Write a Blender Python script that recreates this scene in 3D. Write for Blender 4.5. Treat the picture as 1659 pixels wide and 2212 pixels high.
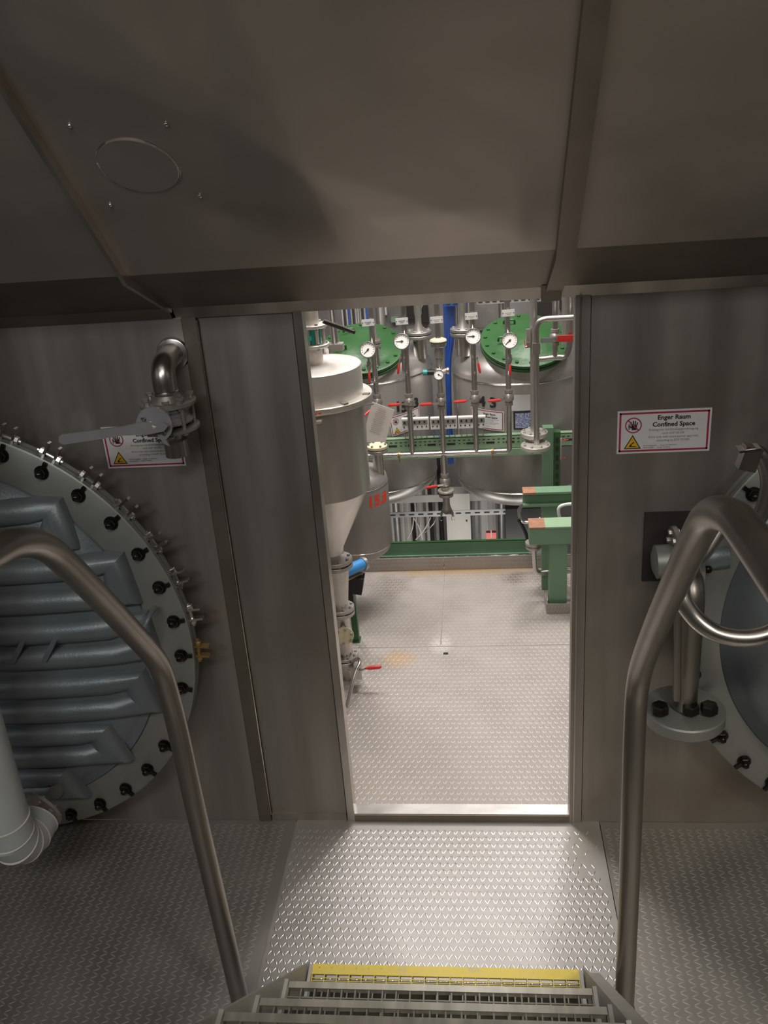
import bpy, bmesh, math, random
import numpy as np
from mathutils import Vector, Matrix
random.seed(7)
PI = math.pi
scn = bpy.context.scene
for o in list(bpy.data.objects): bpy.data.objects.remove(o)
COL = scn.collection

# ------------------------------------------------------------------ camera
CAM = Vector((0.110, -2.787, 2.499))
YAW, PIT, ROLL, FPX, IW, IH = math.radians(6.6), math.radians(22.9), math.radians(-4.37), 1950.0, 1659, 2212
fw = Vector((-math.sin(YAW)*math.cos(PIT), math.cos(YAW)*math.cos(PIT), -math.sin(PIT)))
r0 = Vector((math.cos(YAW), math.sin(YAW), 0)); u0 = r0.cross(fw)
rt = r0*math.cos(ROLL)+u0*math.sin(ROLL); up = u0*math.cos(ROLL)-r0*math.sin(ROLL)
cd = bpy.data.cameras.new('camera'); cam = bpy.data.objects.new('camera', cd); COL.objects.link(cam)
cd.sensor_fit = 'VERTICAL'; cd.sensor_height = 36.0; cd.lens = FPX/IH*36.0; cd.clip_start = 0.02
cam.matrix_world = Matrix(((rt.x, up.x, -fw.x, CAM.x), (rt.y, up.y, -fw.y, CAM.y), (rt.z, up.z, -fw.z, CAM.z), (0, 0, 0, 1)))
scn.camera = cam

# ------------------------------------------------------------------ world, exposure, large lights
scn.view_settings.view_transform = 'Standard'; scn.view_settings.look = 'None'
scn.view_settings.gamma = 1.0; scn.view_settings.use_curve_mapping = False
scn.view_settings.exposure = 0.0
scn.cycles.use_denoising = True
w = bpy.data.worlds.new('world'); scn.world = w; w.use_nodes = True
w.node_tree.nodes['Background'].inputs[0].default_value = (0.75, 0.8, 0.9, 1)
w.node_tree.nodes['Background'].inputs[1].default_value = 0.05

def area(name, loc, target, sx, sy, power, color):
    l = bpy.data.lights.new(name, 'AREA'); l.shape = 'RECTANGLE'; l.size = sx; l.size_y = sy; l.energy = power; l.color = color
    o = bpy.data.objects.new(name, l); COL.objects.link(o); o.location = loc
    d = Vector(target)-Vector(loc); o.rotation_euler = d.to_track_quat('-Z', 'Y').to_euler(); return o
area('hall_light', (-0.15, 1.0, 3.55), (-0.1, 0.9, 0), 0.45, 1.5, 48, (1.0, 0.94, 0.89))
area('hall_light', (0.9, 2.6, 3.75), (0.3, 2.9, 0), 1.2, 0.4, 50, (1.0, 0.95, 0.92))
area('hall_light', (-1.2, 2.5, 3.75), (-0.5, 2.9, 0), 1.2, 0.4, 46, (1.0, 0.95, 0.92))
area('hall_light', (0.1, 2.2, 3.4), (0.1, 3.3, 0.2), 1.2, 0.3, 42, (1.0, 0.96, 0.93))  # added fill from above, brightens the tank fronts and the space under them
area('stair_light', (0.1, -4.4, 4.6), (-0.2, -0.6, 0.6), 1.6, 0.5, 47, (1.0, 0.95, 0.86))
area('stair_light', (-1.5, -4.0, 3.6), (-1.2, 0.0, 0.9), 1.0, 0.6, 22, (0.93, 0.96, 1.0))
sl_ = area('stair_light', (1.7, -3.0, 3.2), (1.0, -1.5, 0.0), 0.5, 0.5, 9, (1.0, 0.95, 0.82)); sl_.data.spread = math.radians(75)  # added local light with narrowed spread, brightens the near right floor
area('lower_fill', (0.2, 2.9, -0.7), (0.2, 3.9, 0.0), 1.4, 0.12, 6.5, (1.0, 0.97, 0.94))  # unseen fill added below the platform edge, lifts the trays and pale panel

# ------------------------------------------------------------------ placing helpers (points on real planes seen by the camera)
def ray(x, y): return fw+rt*((x-IW/2)/FPX)-up*((y-IH/2)/FPX)
def P(x, y, Y):
    d = ray(x, y); return CAM+d*((Y-CAM.y)/d.y)
def PZ(x, y, Z):
    d = ray(x, y); return CAM+d*((Z-CAM.z)/d.z)
def PX(x, y, X):
    d = ray(x, y); return CAM+d*((X-CAM.x)/d.x)
def mpp(p): return (Vector(p)-CAM).dot(fw)/FPX     # metres per photograph pixel at a point
def PC(x, y, cx, cy, r):                            # on a vertical cylinder
    d = ray(x, y); a = d.x**2+d.y**2; ox, oy = CAM.x-cx, CAM.y-cy
    b = 2*(ox*d.x+oy*d.y); c = ox*ox+oy*oy-r*r
    t = (-b-math.sqrt(max(0, b*b-4*a*c)))/(2*a); return CAM+d*t
V = Vector

# ------------------------------------------------------------------ materials
def mat(name, col, rough=0.5, metal=0.0, col2=None, scale=(6, 6, 6), amt=1.0, bump=0.0, bscale=60, detail=4, stain=None, stain_scale=2.5, stain_lo=0.55, rvar=0.08, spec=0.5):
    m = bpy.data.materials.new(name); m.use_nodes = True; nt = m.node_tree; N = nt.nodes; L = nt.links
    b = N['Principled BSDF']; b.inputs['Metallic'].default_value = metal; b.inputs['Roughness'].default_value = rough
    b.inputs['Specular IOR Level'].default_value = spec
    geo = N.new('ShaderNodeNewGeometry')
    mp = N.new('ShaderNodeMapping'); mp.inputs['Scale'].default_value = scale; L.new(geo.outputs['Position'], mp.inputs['Vector'])
    nz = N.new('ShaderNodeTexNoise'); nz.inputs['Scale'].default_value = 1.0; nz.inputs['Detail'].default_value = detail
    L.new(mp.outputs[0], nz.inputs['Vector'])
    cr = N.new('ShaderNodeValToRGB'); cr.color_ramp.elements[0].position = 0.3; cr.color_ramp.elements[1].position = 0.7
    c2 = col2 or tuple(c*0.8 for c in col)
    cr.color_ramp.elements[0].color = (*c2, 1); cr.color_ramp.elements[1].color = (*col, 1); L.new(nz.outputs['Fac'], cr.inputs['Fac'])
    out = cr.outputs['Color']
    if stain:
        n2 = N.new('ShaderNodeTexNoise'); n2.inputs['Scale'].default_value = stain_scale; n2.inputs['Detail'].default_value = 5
        L.new(geo.outputs['Position'], n2.inputs['Vector'])
        r2 = N.new('ShaderNodeValToRGB'); r2.color_ramp.elements[0].position = stain_lo; r2.color_ramp.elements[1].position = stain_lo+0.2
        L.new(n2.outputs['Fac'], r2.inputs['Fac'])
        mx = N.new('ShaderNodeMix'); mx.data_type = 'RGBA'; L.new(r2.outputs['Color'], mx.inputs['Factor'])
        L.new(out, mx.inputs['A']); mx.inputs['B'].default_value = (*stain, 1); out = mx.outputs['Result']
    L.new(out, b.inputs['Base Color'])
    mr = N.new('ShaderNodeMapRange'); mr.inputs['To Min'].default_value = rough-rvar; mr.inputs['To Max'].default_value = rough+rvar
    L.new(nz.outputs['Fac'], mr.inputs['Value']); L.new(mr.outputs[0], b.inputs['Roughness'])
    if bump:
        n3 = N.new('ShaderNodeTexNoise'); n3.inputs['Scale'].default_value = bscale; n3.inputs['Detail'].default_value = 3
        L.new(geo.outputs['Position'], n3.inputs['Vector'])
        bp = N.new('ShaderNodeBump'); bp.inputs['Strength'].default_value = bump; bp.inputs['Distance'].default_value = 0.01
        L.new(n3.outputs['Fac'], bp.inputs['Height']); L.new(bp.outputs[0], b.inputs['Normal'])
    return m
M = {}
M['sheet'] = mat('satin_steel_sheet', (0.41, 0.375, 0.34), 0.45, 0.7, (0.28, 0.25, 0.223), (9, 9, 0.6), stain=(0.25, 0.21, 0.175), stain_scale=1.6, stain_lo=0.52)  # vertical streaks put reflections in the steel into the colour
M['hood'] = mat('satin_steel_hood', (0.44, 0.395, 0.35), 0.45, 0.7, (0.35, 0.31, 0.27), (1.2, 3, 2), stain=(0.24, 0.20, 0.165), stain_scale=1.1, stain_lo=0.54, bump=0.06, bscale=3)
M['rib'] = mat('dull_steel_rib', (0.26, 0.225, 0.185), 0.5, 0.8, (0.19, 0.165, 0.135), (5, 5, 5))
M['trim'] = mat('brushed_steel_trim', (0.62, 0.58, 0.53), 0.32, 0.95, (0.36, 0.32, 0.28), (7, 3, 3))
M['sill'] = mat('worn_bright_steel', (0.8, 0.77, 0.74), 0.3, 0.9, (0.6, 0.57, 0.54), (5, 10, 5))
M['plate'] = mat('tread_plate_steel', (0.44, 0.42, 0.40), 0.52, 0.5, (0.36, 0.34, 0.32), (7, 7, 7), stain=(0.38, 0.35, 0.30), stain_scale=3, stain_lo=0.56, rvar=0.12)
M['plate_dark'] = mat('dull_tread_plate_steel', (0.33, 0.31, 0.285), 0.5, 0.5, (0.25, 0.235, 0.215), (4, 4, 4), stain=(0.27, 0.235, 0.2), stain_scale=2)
M['stud'] = mat('polished_stud_steel', (0.70, 0.68, 0.67), 0.30, 0.85, (0.6, 0.58, 0.56), (9, 9, 9))
M['plate_far'] = mat('weathered_tread_plate', (0.46, 0.42, 0.39), 0.58, 0.35, (0.39, 0.352, 0.32), (5, 5, 5), stain=(0.50, 0.40, 0.27), stain_scale=2.2, stain_lo=0.6)
M['kick'] = mat('weathered_kick_plate', (0.42, 0.385, 0.35), 0.58, 0.4, (0.33, 0.30, 0.27), (6, 6, 6))
M['stud_far'] = mat('weathered_stud_steel', (0.54, 0.50, 0.47), 0.45, 0.5, (0.5, 0.46, 0.43), (9, 9, 9))
M['steel'] = mat('stainless_pipe_steel', (0.60, 0.575, 0.55), 0.3, 1.0, (0.5, 0.475, 0.45), (12, 12, 3))
M['steel_dull'] = mat('dull_stainless_steel', (0.52, 0.495, 0.47), 0.42, 0.8, (0.42, 0.39, 0.36), (10, 10, 6))
M['steel_bright'] = mat('bright_stainless_steel', (0.8, 0.78, 0.76), 0.2, 1.0, (0.7, 0.68, 0.66), (12, 12, 12))
M['tank'] = mat('brushed_tank_steel', (0.60, 0.575, 0.55), 0.38, 0.75, (0.44, 0.41, 0.38), (5, 5, 0.9), stain=(0.42, 0.38, 0.33), stain_scale=2.0)
M['hopper'] = mat('polished_hopper_steel', (0.68, 0.65, 0.61), 0.32, 0.75, (0.50, 0.47, 0.43), (9, 9, 0.6))
M['flange'] = mat('pale_flange_steel', (0.72, 0.69, 0.63), 0.42, 0.6, (0.6, 0.56, 0.49), (14, 14, 14))
M['rail'] = mat('satin_handrail_steel', (0.36, 0.33, 0.30), 0.36, 0.95, (0.29, 0.265, 0.24), (9, 9, 2))
M['grey_paint'] = mat('blue_grey_paint', (0.215, 0.245, 0.26), 0.42, 0.35, (0.18, 0.205, 0.22), (7, 7, 7), bump=0.1, bscale=120)
M['grey_ring'] = mat('grey_green_cast_flange', (0.31, 0.32, 0.30), 0.45, 0.45, (0.25, 0.26, 0.245), (6, 6, 6), stain=(0.33, 0.31, 0.26), stain_scale=4)
M['grey_tank'] = mat('grey_vessel_paint', (0.33, 0.315, 0.295), 0.5, 0.3, (0.28, 0.265, 0.25), (6, 6, 6))
M['cladding'] = mat('white_pipe_cladding', (0.58, 0.61, 0.62), 0.5, 0.1, (0.52, 0.55, 0.56), (5, 5, 5))
M['lever_grey'] = mat('grey_lever_enamel', (0.36, 0.36, 0.375), 0.4, 0.3, (0.31, 0.31, 0.32), (9, 9, 9))
M['bolt_dark'] = mat('oiled_black_bolt', (0.05, 0.045, 0.04), 0.28, 0.8, (0.03, 0.028, 0.025), (30, 30, 30))
M['brass'] = mat('tarnished_brass', (0.5, 0.34, 0.14), 0.4, 0.8, (0.36, 0.24, 0.1), (20, 20, 20))
M['green_lid'] = mat('deep_green_enamel', (0.038, 0.125, 0.036), 0.38, 0.0, (0.032, 0.105, 0.03), (6, 6, 6), bump=0.15, bscale=40)
M['green_beam'] = mat('mid_green_paint', (0.165, 0.295, 0.18), 0.5, 0.0, (0.14, 0.25, 0.15), (4, 4, 4))
M['green_pale'] = mat('pale_green_paint', (0.30, 0.44, 0.28), 0.5, 0.0, (0.25, 0.385, 0.235), (5, 5, 5))
M['rust'] = mat('bare_rust', (0.40, 0.20, 0.12), 0.7, 0.0, (0.3, 0.15, 0.09), (30, 30, 30))
M['red'] = mat('red_grip_plastic', (0.75, 0.05, 0.035), 0.35, 0.0, (0.6, 0.04, 0.03), (9, 9, 9))
M['red_paint'] = mat('red_marker_paint', (0.9, 0.08, 0.03), 0.5, 0.0, (0.8, 0.06, 0.03), (9, 9, 9))
M['teal'] = mat('teal_plastic', (0.04, 0.42, 0.36), 0.4)
M['blue'] = mat('blue_plastic', (0.06, 0.32, 0.72), 0.4, 0.0, (0.05, 0.28, 0.65))
M['blue_cable'] = mat('blue_cable_jacket', (0.03, 0.09, 0.38), 0.4)
M['black'] = mat('black_plastic', (0.015, 0.015, 0.015), 0.45)
M['ink'] = mat('black_ink', (0.02, 0.02, 0.02), 0.6)
M['grey_ink'] = mat('grey_ink', (0.18, 0.17, 0.17), 0.6)
M['white'] = mat('white_plastic', (0.78, 0.76, 0.73), 0.4, 0.0, (0.74, 0.72, 0.69))
M['sign_white'] = mat('white_sign_film', (0.72, 0.71, 0.72), 0.35, 0.0, (0.68, 0.67, 0.68))
M['sign_red'] = mat('crimson_sign_ink', (0.42, 0.03, 0.07), 0.4, 0.0, (0.38, 0.03, 0.06))
M['yellow'] = mat('amber_sign_ink', (0.85, 0.48, 0.02), 0.4)
M['nosing'] = mat('worn_yellow_paint', (0.80, 0.62, 0.07), 0.5, 0.0, (0.72, 0.55, 0.08), (20, 20, 20), stain=(0.62, 0.52, 0.22), stain_scale=20)
M['grating'] = mat('weathered_galvanised_grating', (0.25, 0.24, 0.195), 0.55, 0.35, (0.17, 0.165, 0.135), (16, 16, 16))
M['grating_edge'] = mat('pale_grating_edge', (0.42, 0.40, 0.34), 0.45, 0.5, (0.26, 0.25, 0.21), (30, 5, 5))  # paler than the bars, light on the tread edges put into the colour
M['stringer'] = mat('pale_grey_stringer_paint', (0.42, 0.405, 0.37), 0.5, 0.15, (0.36, 0.345, 0.315), (8, 8, 8))
M['paper'] = mat('stained_paper', (0.78, 0.74, 0.70), 0.7, 0.0, (0.74, 0.68, 0.62), (9, 9, 9), stain=(0.7, 0.6, 0.45), stain_scale=7, stain_lo=0.6)
M['cream'] = mat('cream_plastic', (0.72, 0.64, 0.44), 0.5, 0.0, (0.62, 0.55, 0.38), (20, 20, 20))
M['conc'] = mat('dim_grey_wall_paint', (0.36, 0.35, 0.335), 0.8, 0.0, (0.16, 0.15, 0.145), (2, 2, 2))
M['beige'] = mat('pale_conduit_paint', (0.55, 0.53, 0.48), 0.6, 0.0, (0.47, 0.45, 0.41), (6, 6, 2))
M['lid_steel'] = mat('lit_lid_steel', (0.80, 0.77, 0.73), 0.4, 0.55, (0.68, 0.645, 0.60), (6, 6, 6), stain=(0.6, 0.56, 0.5), stain_scale=5)  # paler than the hopper body, the lit lid top put into its colour
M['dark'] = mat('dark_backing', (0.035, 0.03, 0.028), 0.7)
M['zinc'] = mat('galvanised_tray_steel', (0.5, 0.5, 0.49), 0.45, 0.6, (0.4, 0.4, 0.39), (12, 12, 12))
M['label_blue'] = mat('blue_speckled_label', (0.05, 0.09, 0.33), 0.4, 0.0, (0.6, 0.62, 0.72), (110, 110, 110), detail=1)

def blot(mname, blots):
    """soft edged stains fixed on the floor: (x, y, rx, ry, colour, strength)"""
    nt = M[mname].node_tree; N = nt.nodes; L = nt.links; b = N['Principled BSDF']; src = b.inputs['Base Color'].links[0].from_socket
    geo = N.new('ShaderNodeNewGeometry'); nz = N.new('ShaderNodeTexNoise'); nz.inputs['Scale'].default_value = 9; L.new(geo.outputs['Position'], nz.inputs['Vector'])
    for x, y, rx, ry, c, st_ in blots:
        mp = N.new('ShaderNodeMapping'); mp.vector_type = 'POINT'; mp.inputs['Location'].default_value = (-x/rx, -y/ry, 0); mp.inputs['Scale'].default_value = (1/rx, 1/ry, 0); L.new(geo.outputs['Position'], mp.inputs['Vector'])
        ln = N.new('ShaderNodeVectorMath'); ln.operation = 'LENGTH'; L.new(mp.outputs[0], ln.inputs[0])
        ad = N.new('ShaderNodeMath'); ad.operation = 'MULTIPLY_ADD'; L.new(nz.outputs['Fac'], ad.inputs[0]); ad.inputs[1].default_value = 1.2; L.new(ln.outputs['Value'], ad.inputs[2])
        mr = N.new('ShaderNodeMapRange'); mr.inputs['From Min'].default_value = 1.75; mr.inputs['From Max'].default_value = 1.0; mr.inputs['To Max'].default_value = st_; L.new(ad.outputs[0], mr.inputs['Value'])
        mx = N.new('ShaderNodeMix'); mx.data_type = 'RGBA'; L.new(mr.outputs[0], mx.inputs['Factor']); L.new(src, mx.inputs['A']); mx.inputs['B'].default_value = (*c, 1); src = mx.outputs['Result']
    L.new(src, b.inputs['Base Color'])
blot('plate_far', [(0.0, 2.14, 0.55, 0.09, (0.42, 0.28, 0.13), 0.6), (0.30, 2.03, 0.10, 0.08, (0.20, 0.17, 0.14), 0.7), (-0.42, 1.95, 0.14, 0.16, (0.2, 0.17, 0.14), 0.55), (0.52, 1.98, 0.12, 0.12, (0.17, 0.13, 0.09), 0.8),
                   (-0.33, 1.16, 0.10, 0.09, (0.52, 0.33, 0.16), 0.7), (-0.12, 1.30, 0.06, 0.10, (0.72, 0.68, 0.63), 0.7), (0.1, 2.17, 0.9, 0.05, (0.40, 0.24, 0.10), 0.6)])

# ------------------------------------------------------------------ mesh builder
class B:
    def __init__(s): s.v = []; s.f = []
    def add(s, vs, fs):
        n = len(s.v); s.v += [V(q) for q in vs]; s.f += [tuple(i+n for i in f) for f in fs]; return s
    def box(s, lo, hi):
        x0, y0, z0 = lo; x1, y1, z1 = hi
        return s.add([(x0,y0,z0),(x1,y0,z0),(x1,y1,z0),(x0,y1,z0),(x0,y0,z1),(x1,y0,z1),(x1,y1,z1),(x0,y1,z1)],
                     [(0,3,2,1),(4,5,6,7),(0,1,5,4),(1,2,6,5),(2,3,7,6),(3,0,4,7)])
    def cbox(s, c, size, R=None):
        c = V(c); R = R or Matrix.Identity(3); h = [q/2 for q in size]
        vs = [c+R@V((a*h[0], b*h[1], d*h[2])) for d in (-1, 1) for b in (-1, 1) for a in (-1, 1)]
        return s.add(vs, [(0,2,3,1),(4,5,7,6),(0,1,5,4),(1,3,7,5),(3,2,6,7),(2,0,4,6)])
    def hexa(s, q8):  # 4 bottom then 4 top corners, same order
        return s.add(q8, [(0,3,2,1),(4,5,6,7),(0,1,5,4),(1,2,6,5),(2,3,7,6),(3,0,4,7)])
    def lathe(s, o, ax, prof, n=24, a0=0.0, a1=2*PI):
        o = V(o); ax = V(ax).normalized(); t = V((0, 0, 1)) if abs(ax.z) < 0.9 else V((1, 0, 0))
        e1 = ax.cross(t).normalized(); e2 = ax.cross(e1); full = abs(a1-a0-2*PI) < 1e-6; m = n if full else n+1
        vs = []; fs = []
        for (r, h) in prof:
            for i in range(m):
                a = a0+(a1-a0)*i/n; vs.append(o+ax*h+(e1*math.cos(a)+e2*math.sin(a))*max(r, 1e-5))
        for j in range(len(prof)-1):
            for i in range(n):
                k = (i+1) % m; fs.append((j*m+i, (j+1)*m+i, (j+1)*m+k, j*m+k))
        if full:
            if prof[0][0] > 1e-4: fs.append(tuple(range(m)))
            if prof[-1][0] > 1e-4: fs.append(tuple(reversed([(len(prof)-1)*m+i for i in range(m)])))
        return s.add(vs, fs)
    def cyl(s, a, b, r, r2=None, n=16):
        a = V(a); b = V(b); d = b-a; return s.lathe(a, d, [(r, 0), (r if r2 is None else r2, d.length)], n)
    def tube(s, pts, r, n=12, bend=None, cap=True):
        pts = [V(p) for p in pts]
        if bend:                                            # round the corners
            q = [pts[0]]
            for i in range(1, len(pts)-1):
                a, b, c = pts[i-1], pts[i], pts[i+1]; da = (a-b); dc = (c-b); l = min(bend, da.length*0.49, dc.length*0.49)
                p0 = b+da.normalized()*l; p2 = b+dc.normalized()*l
                for k in range(9):
                    t = k/8; q.append(p0*(1-t)**2+b*2*t*(1-t)+p2*t*t)
            q.append(pts[-1]); pts = q
        tg = [(pts[min(i+1, len(pts)-1)]-pts[max(i-1, 0)]).normalized() for i in range(len(pts))]
        t0 = tg[0]; ref = V((0, 0, 1)) if abs(t0.z) < 0.9 else V((1, 0, 0)); e = t0.cross(ref).normalized(); vs = []
        for i, p in enumerate(pts):
            e = (e-tg[i]*e.dot(tg[i])).normalized(); g = tg[i].cross(e)
            rr = r[i] if isinstance(r, (list, tuple)) else r
            vs += [p+(e*math.cos(2*PI*k/n)+g*math.sin(2*PI*k/n))*rr for k in range(n)]
        fs = [(j*n+i, j*n+(i+1) % n, (j+1)*n+(i+1) % n, (j+1)*n+i) for j in range(len(pts)-1) for i in range(n)]
        if cap: fs += [tuple(reversed(range(n))), tuple((len(pts)-1)*n+i for i in range(n))]
        return s.add(vs, fs)
    def prism(s, poly, o, ux, uy, th):                      # 2D outline in the plane o,ux,uy extruded th along ux x uy
        o = V(o); ux = V(ux).normalized(); uy = V(uy).normalized(); nn = ux.cross(uy); m = len(poly)
        vs = [o+ux*a+uy*b for a, b in poly]+[o+ux*a+uy*b+nn*th for a, b in poly]
        return s.add(vs, [tuple(reversed(range(m))), tuple(range(m, 2*m))]+[(i, (i+1) % m, m+(i+1) % m, m+i) for i in range(m)])
    def sphere(s, c, r, n=14, sc=(1, 1, 1)):
        k0 = len(s.v); s.lathe((0, 0, 0), (0, 0, 1), [(r*math.sin(PI*j/8), -r*math.cos(PI*j/8)) for j in range(9)], n)
        for i in range(k0, len(s.v)): q = s.v[i]; s.v[i] = V((c[0]+q.x*sc[0], c[1]+q.y*sc[1], c[2]+q.z*sc[2]))
        return s
    def text(s, body, size, o, ux, uy, align='CENTER', mapf=None, sx=1.0, bold=0.0):
        cu = bpy.data.curves.new('tmp', 'FONT'); cu.body = body; cu.size = size; cu.align_x = align; cu.align_y = 'CENTER'; cu.resolution_u = 2; cu.offset = bold
        ob = bpy.data.objects.new('tmp', cu); COL.objects.link(ob); bpy.context.view_layer.update()
        me = bpy.data.meshes.new_from_object(ob.evaluated_get(bpy.context.evaluated_depsgraph_get()))
        o = V(o); ux = V(ux); uy = V(uy)
        if mapf: vs = [mapf(q.co.x*sx, q.co.y) for q in me.vertices]
        else: vs = [o+ux*q.co.x*sx+uy*q.co.y for q in me.vertices]
        s.add(vs, [tuple(p.vertices) for p in me.polygons])
        bpy.data.objects.remove(ob); bpy.data.meshes.remove(me); bpy.data.curves.remove(cu); return s

def obj(name, b, m, parent=None, label=None, kind=None, flat=False, ang=35, fix=True):
    root = parent
    while root is not None and root.parent is not None: root = root.parent
    off = V(root.location) if root is not None else V((0, 0, 0))
    me = bpy.data.meshes.new(name); me.from_pydata([tuple(q-off) for q in b.v], [], b.f)
    if fix:
        bm = bmesh.new(); bm.from_mesh(me); bmesh.ops.recalc_face_normals(bm, faces=bm.faces); bm.to_mesh(me); bm.free()
    me.materials.append(M[m] if isinstance(m, str) else m)
    if not flat:
        me.shade_smooth()
        me.set_sharp_from_angle(angle=math.radians(ang))
    o = bpy.data.objects.new(name, me); COL.objects.link(o)
    if parent is not None: o.parent = parent
    if label: o['label'] = label
    if kind: o['kind'] = kind
    return o
def thing(name, label, cat, loc, group=None):
    o = bpy.data.objects.new(name, None); COL.objects.link(o); o.location = V(loc); o['label'] = label; o['category'] = cat
    o.empty_display_size = 0.05
    if group: o['group'] = group
    return o
def struct(name, label=None, loc=(0, 0, 0)):
    o = bpy.data.objects.new(name, None); COL.objects.link(o); o.location = loc; o['kind'] = 'structure'; o['label'] = label or name; o['category'] = name.split('_')[0]
    return o
def dup_part(src, parent, loc, rot=None):                   # a copy that shares its mesh, for alike pieces
    c = src.copy(); COL.objects.link(c); c.parent = parent; c.location = loc
    if rot is not None: c.rotation_euler = rot
    return c

# ------------------------------------------------------------------ THE SETTING
FZ = -0.012                                                  # near floor level
XL, XR = -0.822, 0.324                                       # ribs of the hood
# jambs and panels of the door wall (all at y = 0)
wl = struct('wall_front', 'brownish satin steel wall around the open doorway')
TOP = 2.0
def xz(px, py, Y=0.0): q = P(px, py, Y); return q.x, q.z
XPOST0 = P(410, 800, 0).x; XPOST1 = P(440, 800, 0).x; XGR = P(642, 760, 0).x; XD0, XD1 = -0.421, 0.415
obj('wall_panel', B().box((-3.2, 0, FZ), (XPOST0-0.003, 0.06, 2.03)), 'sheet', wl)
obj('wall_panel', B().box((XPOST1+0.004, 0.010, FZ+0.02), (XGR-0.006, 0.06, 2.03)), 'sheet', wl, label='recessed panel left of the doorway')
XJ1 = XD1+0.045
obj('wall_panel', B().box((XJ1+0.003, 0, FZ), (3.0, 0.06, 2.03)), 'sheet', wl)
obj('wall_panel', B().box((-3.2, 0.0, 2.0), (3.0, 0.06, 6.0)), 'sheet', wl)
obj('door_post', B().box((XPOST0, -0.006, FZ), (XPOST1, 0.05, 2.02)), 'rib', wl, label='brown weld-stained steel post')
obj('door_jamb', B().box((XGR, -0.006, FZ), (XD0, 0.05, 2.02)), 'trim', wl)
obj('door_jamb', B().box((XD1, -0.006, FZ), (XJ1, 0.05, 2.02)), 'sheet', wl)
obj('jamb_lip', B().box((XD1+0.012, -0.011, FZ), (XD1+0.017, -0.006, 2.0)), 'trim', wl)
obj('weld_seam', B().tube([(XPOST1+0.002, -0.004, 0.02), (XPOST1+0.002, -0.004, 1.99)], 0.0035, 6), 'trim', wl)
obj('panel_groove', B().box((XGR-0.006, 0.012, 0.0), (XGR, 0.05, 2.0)), 'dark', wl)
obj('skirting', B().box((XPOST1+0.004, 0.0, FZ), (XGR-0.006, 0.012, FZ+0.03)), 'sheet', wl)
sl = struct('trim_1', 'bright raised steel door sill')
obj('sill', B().box((XD0, -0.002, FZ), (XD1, 0.055, 0.024)), 'sill', sl)
obj('sill_front', B().box((XD0, -0.006, FZ), (XD1, -0.002, 0.020)), 'rib', sl)
hd = struct('trim_2', 'long steel ledge where the hood meets the wall')
def ledge(x0, x1, y1, m, z0=1.998, z1=2.042):
    pr = [(-0.033, z1), (-0.003, z0), (y1, z0), (y1, z1)]
    return obj('ledge', B().hexa([V((x, y, z)) for y, z in pr for x in ()] or [V((x0, *pr[1])), V((x1, *pr[1])), V((x1, *pr[2])), V((x0, *pr[2])), V((x0, *pr[0])), V((x1, *pr[0])), V((x1, *pr[3])), V((x0, *pr[3]))]), m, hd)
ledge(XL, XR-0.01, 0.055, 'trim')
ledge(XR+0.045, 3.0, 0.0, 'trim')
ledge(-3.2, XL-0.012, 0.0, 'rib')
obj('edge_weld', B().tube([(XL, -0.031, 2.042), (XR, -0.031, 2.042)], 0.003, 6), 'trim', hd)

# hood: lower band (25 deg) then soffit (44.5 deg) rising towards the stair
ce = struct('ceiling', 'sloping satin steel hood sheets over the door and stair')
A_, B_ = V((0, -0.03, 2.036)), V((0, -0.348, 2.183))
sd = V((0, -0.716, 0.698)); C_ = B_+sd*4.3
def quadsheet(x0, x1, a, b, th=0.01, nx=1, ny=1, disp=None):
    n = V((0, 0, 1)); bb = B(); vs = []; fs = []
    for j in range(ny+1):
        for i in range(nx+1):
            p = a.lerp(b, j/ny); p = V((x0+(x1-x0)*i/nx, p.y, p.z))
            if disp: p = p+V((0, -0.70, -0.716))*disp(i/nx, j/ny)
            vs.append(p)
    k = len(vs); vs += [v+V((0, 0.007, 0.007))*(th/0.01) for v in vs]
    for j in range(ny):
        for i in range(nx):
            a0 = j*(nx+1)+i; q = (a0, a0+1, a0+nx+2, a0+nx+1); fs.append(q); fs.append(tuple(reversed([t+k for t in q])))
    return B().add(vs, fs)
def cross_break(u, v):                                       # folded stiffening creases and shallow dents of the sheet
    W = XR-XL; x = u*W; s_ = v*4.3; h = 0.0
    def fold(x0, s0, x1, s1, a, wd):                          # ridge along a line, falling off linearly on both sides
        dx, ds = x1-x0, s1-s0; L = math.hypot(dx, ds); d = abs((x-x0)*ds-(s_-s0)*dx)/L
        return a*max(0.0, 1-d/wd)
    h += fold(W, 0.0, 0.50, 0.46, 0.019, 0.30)
    h += fold(0.50, 0.46, 0.22, 0.86, 0.017, 0.28)
    h += fold(0.62, 0.0, 0.52, 0.70, 0.012, 0.16)
    h += fold(0.30, 0.0, 0.42, 0.60, -0.007, 0.14)
    return h*min(1, s_*5)*min(1, u*12)*min(1, (1-u)*12)
obj('sheet_panel', quadsheet(XL, XR, B_, C_, nx=80, ny=260, disp=cross_break), 'hood', ce, fix=False, ang=60)
obj('sheet_panel', quadsheet(-3.2, XL-0.012, B_, C_, nx=30, ny=40, disp=lambda u, v: 0.012*math.sin(u*9)*math.sin(v*14)*min(1, v*20)), 'hood', ce, fix=False, ang=60)
obj('sheet_panel', quadsheet(XR+0.05, 3.0, B_, C_, nx=30, ny=60, disp=lambda u, v: 0.010*math.sin(u*7+1)*math.sin(v*9)*min(1, v*20)), 'hood', ce, fix=False, ang=60)
for x0, x1 in ((XL, XR), (-3.2, XL-0.012), (XR+0.05, 3.0)):
    obj('lower_band', quadsheet(x0, x1, A_, B_), 'rib', ce, fix=False)
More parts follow.
